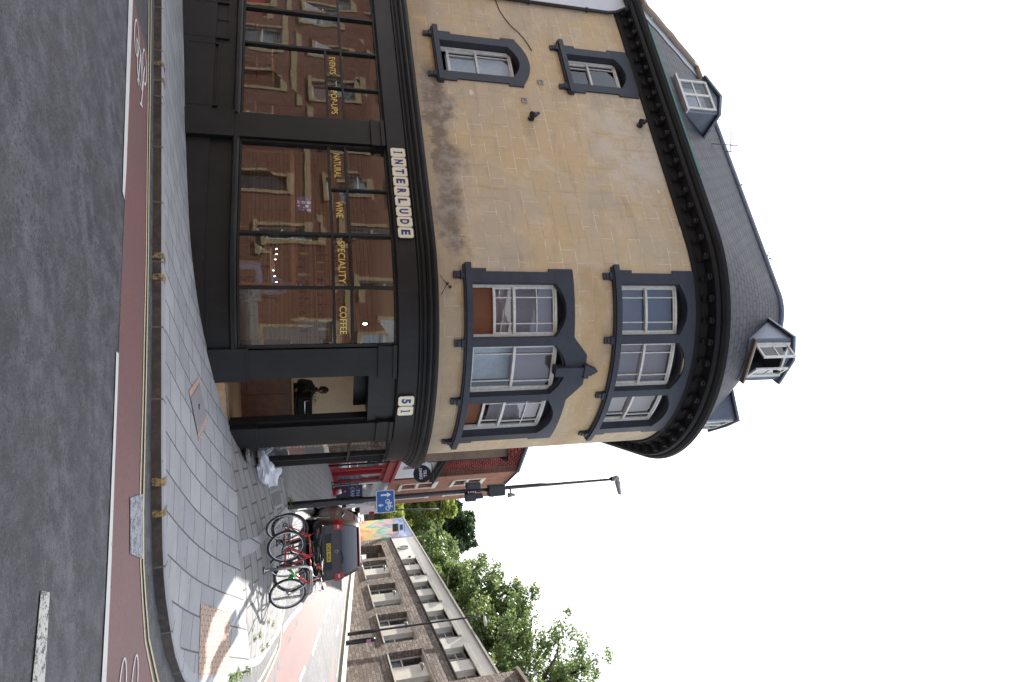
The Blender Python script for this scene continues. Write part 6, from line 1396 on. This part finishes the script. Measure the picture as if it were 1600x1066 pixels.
mb = MB(); mb.add([FL(3.6, 12.0, .15), FL(9.5, 12.0, .15), FL(9.5, 13.5, -2.6), FL(3.6, 13.5, -2.6), FL(9.5, 12.6, -5.5), FL(3.6, 12.6, -5.5)], [(0, 1, 2, 3), (3, 2, 4, 5)]); bl5(mb, 'roof', M['slates_far'])
mb = MB(); mb.tube([FL(3.6, 12.0, .12), FL(3.6, 13.5, -2.6), FL(3.6, 12.65, -5.4)], .09, 6); bl5(mb, 'barge_board', M['lead'])
pb = PB(FL); pb.b(3.3, 3.5, 12.6, 13.3, -4.6, -4.2) if 0 else None
mb = MB(); p = FL(4.2, 12.4, -4.3); mb.tube([p, p + Vector((0, 0, .9))], [.24, .22], 10); mb.tube([p + Vector((0, 0, .9)), p + Vector((0, 0, 1.75))], [.16, .12], 10); bl5(mb, 'chimney_pot', M['pot'])
mb = MB(); d = FL(1, 0) - FL(0, 0); mb.obox(FL(4.3, 11.9, -4.8), d * .3, (.55, -.25, 0), (0, 0, .7)); bl5(mb, 'chimney', M['brick'])
# skylight on the slate roof
e6, bl6 = thing_at('roof_window', FL(1.4, 8.9, -1.2), 'white-framed dormer window with dark panes on the dark slate roof', 'window')
def bx6(mb, t0, t1, z0, z1, o0, o1): 
    pb = PB(FL); pb.b(t0, t1, z0, z1, o0, o1); mb.add(pb.v, pb.f)
mb = MB(); c0 = FL(1.7, 8.75, -1.0); fx = Vector((1, 0, 0)); mb.obox(c0, (.36, 0, 0), (0, .3, 0), (0, 0, .42)); bl6(mb, 'frame', M['white'])
mb = MB()
for i in range(3): mb.obox(c0 + Vector((-.0, -.305, -.24 + .24 * i)), (.24, 0, 0), (0, .008, 0), (0, 0, .085))
bl6(mb, 'panes', M['rubber'])
# dark blue notice board at the end of the row
p = FL(4.6, 0, .35); e7, bl7 = thing_at('notice_board', (p.x, p.y, 3.2), 'tall dark blue poster board with pale lettering beside the white shopfront', 'board')
pb = PB(FL); 
zb_ = 3.05; c = FL(4.35, 0, .4); nn = Vector((-.12, -1, 0)).normalized(); tx = Vector((1, -.12, 0)).normalized(); cc = Vector((c.x, c.y, 3.55)); mb = MB(); mb.obox(cc, tx * .46, nn * .04, (0, 0, .72)); bl7(mb, 'board', paint('navy_poster', (.012, .015, .055), .5, .1))
for wd, w_, y_, h_ in (('THE', .46, .42, .17), ('GRAND', .66, .16, .19), ('food · drink', .5, -.1, .09), ('open daily', .45, -.32, .08)):
    if h_ < .1: continue
    ob = text_on(wd, lambda a, b, w_=w_, y_=y_, h_=h_: cc + nn * .043 + tx * (-w_ / 2 + w_ * a) + Vector((0, 0, y_ + h_ * b)), 'lettering', paint('pale_blue_letters', (.35, .42, .70), .5), e7, .02); ob.matrix_parent_inverse = Matrix.Translation(-e7.location)
# red and white tape / cone by the board
p = (6.35, 30.3); e8 = empty('traffic_cone', (p[0], p[1], g(*p))); tag(e8, 'red and white traffic cone standing at the foot of the blue board', 'cone')
mb = MB(); mb.tube([(0, 0, .03), (0, 0, .22)], [.16, .12], 14); mb.tube([(0, 0, .36), (0, 0, .55)], [.09, .03], 14); mb.build('cone', M['red'], e8); mb = MB(); mb.tube([(0, 0, .22), (0, 0, .36)], [.12, .09], 14); mb.build('band', M['paintwhite'], e8); mb = MB(); mb.box(-.2, .2, -.2, .2, 0, .03); mb.build('base', M['red'], e8)
# building that adjoins the corner building behind: jettied render wall
e9, bl9 = thing_at('jettied_building', (3.2, 23, 2), 'narrow tan-rendered building with overhanging upper wall behind the rounded corner', 'building')
mb = MB(); mb.box(.2, 3.38, 19.2, 27.5, 4.87, 7.32); bl9(mb, 'upper_wall', M['render'])
mb = MB(); mb.box(.2, 2.88, 19.2, 27.5, .3, 4.87); bl9(mb, 'lower_wall', M['brickbrown'])
mb = MB(); mb.add([(0.1, 19.1, 7.3), (3.5, 19.1, 7.3), (3.5, 27.6, 7.3), (.1, 27.6, 7.3), (1.8, 19.1, 9.3), (1.8, 27.6, 9.3)], [(1, 2, 5, 4), (0, 4, 5, 3), (0, 1, 4), (2, 3, 5)]); bl9(mb, 'roof', M['tiles_red'])
mb = MB(); mb.tube([(3.47, 19.2, 7.28), (3.47, 27.5, 7.28)], .07, 6); mb.tube([(3.42, 19.5, 7.28), (3.42, 19.5, 5.0)], .04, 6); bl9(mb, 'gutter', M['rubber'])
mb = MB(); mb.box(2.885, 3.40, 19.18, 27.5, 4.80, 4.868); bl9(mb, 'beam', M['wood'])
# boundary wall and pale van roof beyond the car
e10, bl10 = thing_at('stone_boundary_wall', (11, 66, 6), 'old grey-brown stone wall crossing the top of the side street', 'wall')
mb = MB(); mb.box(-1, 24, 65, 65.6, 3, 9.1); bl10(mb, 'wall', M['rubble'])
e11, bl11 = thing_at('parked_van', (10.6, 47, g(10.6, 47)), 'white van parked far up the street, its side showing left of the car roof', 'van')
z = g(9.6, 45) - KERB
mb = MB(); mb.add([(8.4, 42, z + .35), (10.3, 42, z + .35), (10.3, 42, z + 2.2), (8.4, 42, z + 2.2), (8.5, 42, z + 2.35), (10.2, 42, z + 2.35), (8.4, 46.8, z + .8), (10.3, 46.8, z + .8), (10.3, 46.8, z + 2.6), (8.4, 46.8, z + 2.6), (8.5, 46.6, z + 2.75), (10.2, 46.6, z + 2.75)],
   [(0, 1, 2, 3), (3, 2, 5, 4), (0, 3, 9, 6), (3, 4, 10, 9), (4, 5, 11, 10), (1, 7, 8, 2), (2, 8, 11, 5), (6, 9, 8, 7), (9, 10, 11, 8), (0, 6, 7, 1)]); bl11(mb, 'body', M['white'])
mb = MB(); mb.box(8.6, 9.3, 41.96, 41.99, z + 1.3, z + 2.0); mb.box(9.4, 10.1, 41.96, 41.99, z + 1.3, z + 2.0); mb.box(8.36, 8.39, 44.6, 45.8, z + 1.6, z + 2.3); bl11(mb, 'window', M['carglass'])
for s in (8.55, 10.15):
    for yy in (42.8, 46.0): mb = MB(); mb.ring((s, yy, z + .33 + (yy - 42) * .1), (1, 0, 0), .22, .10, 20, 8); bl11(mb, 'wheel', M['rubber'])
mb = MB(); mb.box(8.42, 8.54, 41.94, 41.985, z + .9, z + 1.2); mb.box(10.16, 10.28, 41.94, 41.985, z + .9, z + 1.2); bl11(mb, 'tail_light', M['lamp_red'])
# yellowish hill behind
# ------------------------------------------------------------------ trees
def leaf_quads(centres, size, rnd):
    n = len(centres); c = np.array(centres); a = rnd.normal(size=(n, 3)); a /= np.linalg.norm(a, axis=1)[:, None]; b = rnd.normal(size=(n, 3)); b -= (b * a).sum(1)[:, None] * a; b /= np.linalg.norm(b, axis=1)[:, None]
    s = size * rnd.uniform(.6, 1.3, n)[:, None]; a *= s; b *= s * .55
    v = np.stack([c - a, c + b, c + a, c - b], 1).reshape(-1, 3); return v
def tree(x, y, z0, H, R, mat, label, seed, leafn=24000, size=.16, base=.25, clumps=150, shape=(1, 1), limb=26, dens=.75, cat='tree', name='broadleaf_tree', twigs=True):
    rnd = np.random.default_rng(seed); e = empty(name, (x, y, z0)); tag(e, label, cat, 'trees behind the side street')
    mb = MB(); tr = .03 * H
    top = Vector((rnd.uniform(-.4, .4), rnd.uniform(-.4, .4), H * .92)); tp = [Vector((0, 0, -.5)), Vector((0, 0, H * base * .6)), Vector((top.x * .4, top.y * .4, H * .55)), top]
    mb.tube(tp, [tr, tr * .8, tr * .45, tr * .08], 9); cl = []
    for k in range(limb):
        t = base + (1 - base) * (k + .5) / limb * .92; zc = H * t; ang = k * 2.4 + rnd.uniform(-.4, .4)
        prof = math.sin(min(1, (t - base * .6) / (1 - base * .6)) ** .75 * pi) ** .55; r = R * prof * rnd.uniform(.65, 1.08) * shape[0]
        p0 = Vector((top.x * t * .6, top.y * t * .6, zc - H * .05)); p1 = Vector((cos(ang) * r * .5, sin(ang) * r * .5, zc + H * .03 + r * .12)); p2 = Vector((cos(ang) * r, sin(ang) * r, zc + H * .05 + r * .22))
        mb.tube([p0, p1, p2], [tr * .34, tr * .18, tr * .04], 6)
        for j in range(int(clumps / limb)):
            q = rnd.uniform(.35, 1.05); c = p0.lerp(p1, q * 2) if q < .5 else p1.lerp(p2, min(1.1, q * 2 - 1)); c = c + Vector(rnd.normal(size=3)) * R * .11
            if twigs: mb.tube([p0.lerp(p2, q * .8), c], [tr * .07, tr * .02], 4, cap=False)
            cl.append((c, R * rnd.uniform(.07, .17)))
    mb.build('trunk', M['bark'], e); cen = []
    w = np.array([c[1] ** 1.6 for c in cl]); w /= w.sum(); idx = rnd.choice(len(cl), leafn, p=w)
    d = rnd.normal(size=(leafn, 3)); d /= np.linalg.norm(d, axis=1)[:, None]; rr = rnd.uniform(.15, 1, leafn) ** .6
    C_ = np.array([tuple(c[0]) for c in cl])[idx] + d * (rr * np.array([c[1] for c in cl])[idx])[:, None] * np.array([1.15, 1.15, .85]) ; C_[:, 2] -= .2 * rr
    v = leaf_quads(C_, size, rnd); me = bpy.data.meshes.new('crown'); me.vertices.add(len(v)); me.vertices.foreach_set('co', v.ravel()); me.loops.add(len(v)); me.loops.foreach_set('vertex_index', np.arange(len(v))); me.polygons.add(leafn); me.polygons.foreach_set('loop_start', np.arange(0, len(v), 4)); me.polygons.foreach_set('loop_total', np.full(leafn, 4)); me.update(); me.materials.append(M[mat])
    o = bpy.data.objects.new('crown', me); scene.collection.objects.link(o); o.parent = e; return e
def tb(x, y): return g(min(x, 60), min(y, 100))
tree(24.0, 85, tb(24, 85), 21.9 - tb(24, 85), 4.3, 'leaf_dark', 'dense dark green rounded tree beyond the painted wall', 1, 46000, .21, .12, 480, limb=60, twigs=False)
tree(17.8, 74, tb(18, 74), 9.2, 3.4, 'leaf_bright', 'yellow-green tree behind the blue road sign', 2, 16000, .17, .15, 200)
tree(16.2, 73, tb(15, 78), 8.6, 2.6, 'leaf_bright', 'smaller yellow-green tree left of the other behind the sign', 12, 9000, .17, .12, 120)
tree(23.5, 70, tb(20, 70), 8.0, 5.5, 'leaf_mid', 'mid-green tree low behind the cream parapet near the painted wall', 3, 18000, .20, .2, 180)
tree(20.9, 58, tb(19, 58), 14.9 - tb(19, 58) , 4.3, 'leaf_mid', 'leafy tree in the middle of the group behind the stone building', 4, 32000, .16, .12, 340)
tree(21.9, 52, tb(21, 52), 17.6 - tb(21, 52) + .9, 5.0, 'leaf_mid', 'tall airy tree behind the middle of the stone building', 5, 36000, .15, .12, 360)
tree(24.6, 46.5, tb(23.5, 46), 21.4 - tb(23.5, 46), 5.2, 'leaf_mid', 'tallest open-crowned tree at the right edge behind the stone building', 6, 30000, .135, .1, 320)
tree(29, 44, tb(28, 44), 15, 5.5, 'leaf_mid', 'open-crowned tree partly out of the frame on the right', 7, 14000, .14, .15, 180)
tree(26.5, 60, tb(28, 62), 11.5, 6, 'leaf_mid', 'dense bushy tree filling the gap behind the taller ones', 8, 30000, .2, .05, 260, twigs=False)
# ground-cover hedge along the top of the street
mb = MB(); rnd = random.Random(9)
for k in range(2600):
    x = rnd.uniform(10, 22); c = Vector((x, 64.4 + rnd.uniform(-.5, .5), 8.3 + rnd.uniform(0, 1) ** 1.5 * 2.2)); a = Vector((rnd.gauss(0, 1), rnd.gauss(0, 1), rnd.gauss(0, 1))).normalized() * .2; b = a.cross(Vector((rnd.random(), 1, rnd.random()))).normalized() * .11
    mb.add([c - a, c + b, c + a, c - b], [(0, 1, 2, 3)])
tag(mb.build('hedge', M['leaf_bright']), 'overgrown light green bushes along the top of the old stone wall', 'hedge', kind='stuff')

# ------------------------------------------------------------------ brick terrace across the main road (seen in the shop windows)
def FT(t, z, o=0):      # t to the left as seen from the corner building's side, o outwards towards the corner building
    return Vector((TT[0] - t * DD[0] + (13.4 - o) * NN[0], TT[1] - t * DD[1] + (13.4 - o) * NN[1], z))
for k in range(7):
    t0 = -27.5 + k * 5.6; p = FT(t0 + 2.8, 0); gz_ = g(p.x, p.y); wid = 5.6
    e, bl = thing_at('terraced_house', (p.x, p.y, gz_), 'red brick terraced house with a ' + ['red', 'brown', 'blue', 'black', 'green', 'white', 'grey'][k] + ' door, mirrored in the shop windows', 'house', 'terraced houses across the main road')
    o_ = []
    for (a, b) in ((.8, 1.9), (3.6, 4.7)):
        for (z0, z1) in ((.9, 2.7), (4.2, 6.1), (7.1, 8.6)): 
            if not (z0 < 1 and a > 3): o_.append((t0 + a, t0 + b, gz_ + z0, gz_ + z1))
    o_.append((t0 + 3.65, t0 + 4.6, gz_ + .15, gz_ + 2.6))
    pb = PB(FT); holes_wall(pb, t0, t0 + wid - .02, gz_ - 1, gz_ + 9.6, o_, -.3, 0); bl(pb, 'wall', M['brickterr'])
    for q in o_: pb = PB(FT); pb.b(q[0] - .18, q[1] + .18, q[3], q[3] + .28, 0, .07); pb.b(q[0] - .14, q[0], q[2], q[3], 0, .05); pb.b(q[1], q[1] + .14, q[2], q[3], 0, .05); pb.b(q[0] - .2, q[1] + .2, q[2] - .15, q[2], 0, .12); bl(pb, 'window_surround', M['cream_old'])
    pb = PB(FT); pb.b(t0, t0 + wid - .02, gz_ + 3.3, gz_ + 3.55, 0, .06); bl(pb, 'string_course', M['cream_old'])
    pb = PB(FT); pb.b(t0, t0 + wid - .02, gz_ + 9.6, gz_ + 10.0, -.3, .35); pb.b(t0, t0 + wid - .02, gz_ + 9.3, gz_ + 9.6, 0, .15); bl(pb, 'cornice', M['white'])
    for q in o_[:-1]:
        pb = PB(FT); pb.b(q[0], q[0] + .07, q[2], q[3], -.16, -.1); pb.b(q[1] - .07, q[1], q[2], q[3], -.16, -.1); pb.b(q[0] + .07, q[1] - .07, (q[2] + q[3]) / 2 - .03, (q[2] + q[3]) / 2 + .03, -.16, -.1); pb.b(q[0] + .07, q[1] - .07, q[2], q[2] + .06, -.16, -.1); pb.b(q[0] + .07, q[1] - .07, q[3] - .06, q[3], -.16, -.1); bl(pb, 'sash_frame', M['sashwhite'])
        pb = PB(FT); pb.b(q[0], q[1], q[2], q[3], -.15, -.14); bl(pb, 'glass', M['glass'])
        pb = PB(FT); pb.b(q[0], q[1], q[2] + (q[3] - q[2]) * .4, q[3], -.30, -.28); bl(pb, 'curtain', M['net'])
    q = o_[-1]; pb = PB(FT); pb.b(q[0], q[1], q[2], q[3], -.2, -.14); bl(pb, 'door', [M['red'], M['wood'], M['slateblue'], M['black'], M['greenline'], M['white'], M['grey_metal']][k])
    mb = MB(); mb.add([FT(t0, gz_ + 9.9, .2), FT(t0 + wid, gz_ + 9.9, .2), FT(t0 + wid, gz_ + 12.6, -4), FT(t0, gz_ + 12.6, -4), FT(t0 + wid, gz_ + 9.5, -8), FT(t0, gz_ + 9.5, -8)], [(0, 1, 2, 3), (3, 2, 4, 5)]); r = bl(mb, 'roof', M['slates_far'])
    mb = MB(); d = FT(1, 0) - FT(0, 0); mb.obox(FT(t0 + .3, gz_ + 12.6, -4), d * .3, (.3, .5, 0), (0, 0, 1.0)); bl(mb, 'chimney', M['brick'])
    pb = PB(FT); pb.b(t0, t0 + wid, gz_ - 1, gz_ + 9.5, -8, -7.8); bl(pb, 'rear_wall', M['brick'])
# neighbour to the left of the corner building
nb = lambda t, z, o=0: W(-t, z, o)
e, bl = thing_at('neighbouring_house', (W(-11, 0).x, W(-11, 0).y, -.5), 'pale rendered house beyond the black downpipe at the far left end', 'house')
mb = MB(); mb.wbox(-17, SL - .02, 3.97, 10.3, -.3, .0); bl(mb, 'wall', M['whiterender'])
mb = MB(); mb.wbox(-17, SL - .02, -2.5, 3.19, -.3, .0); bl(mb, 'shopfront', M['black'])
for s in (-9.5, -13):
    mb = MB(); mb.wbox(s - .6, s + .6, 5.2, 7.0, .001, .03); bl(mb, 'window', M['slateblue'])
mb = MB(); mb.wsweep([(.2, 9.6), (.4, 9.75), (.4, 9.9), (-2, 11.2), (-2.2, 11.2), (-2.2, 9.6)], -17, SL - .12); bl(mb, 'roof', M['slates'])
# distant terrain edge / houses on the horizon are hidden behind the row
print('objects', len(bpy.data.objects))
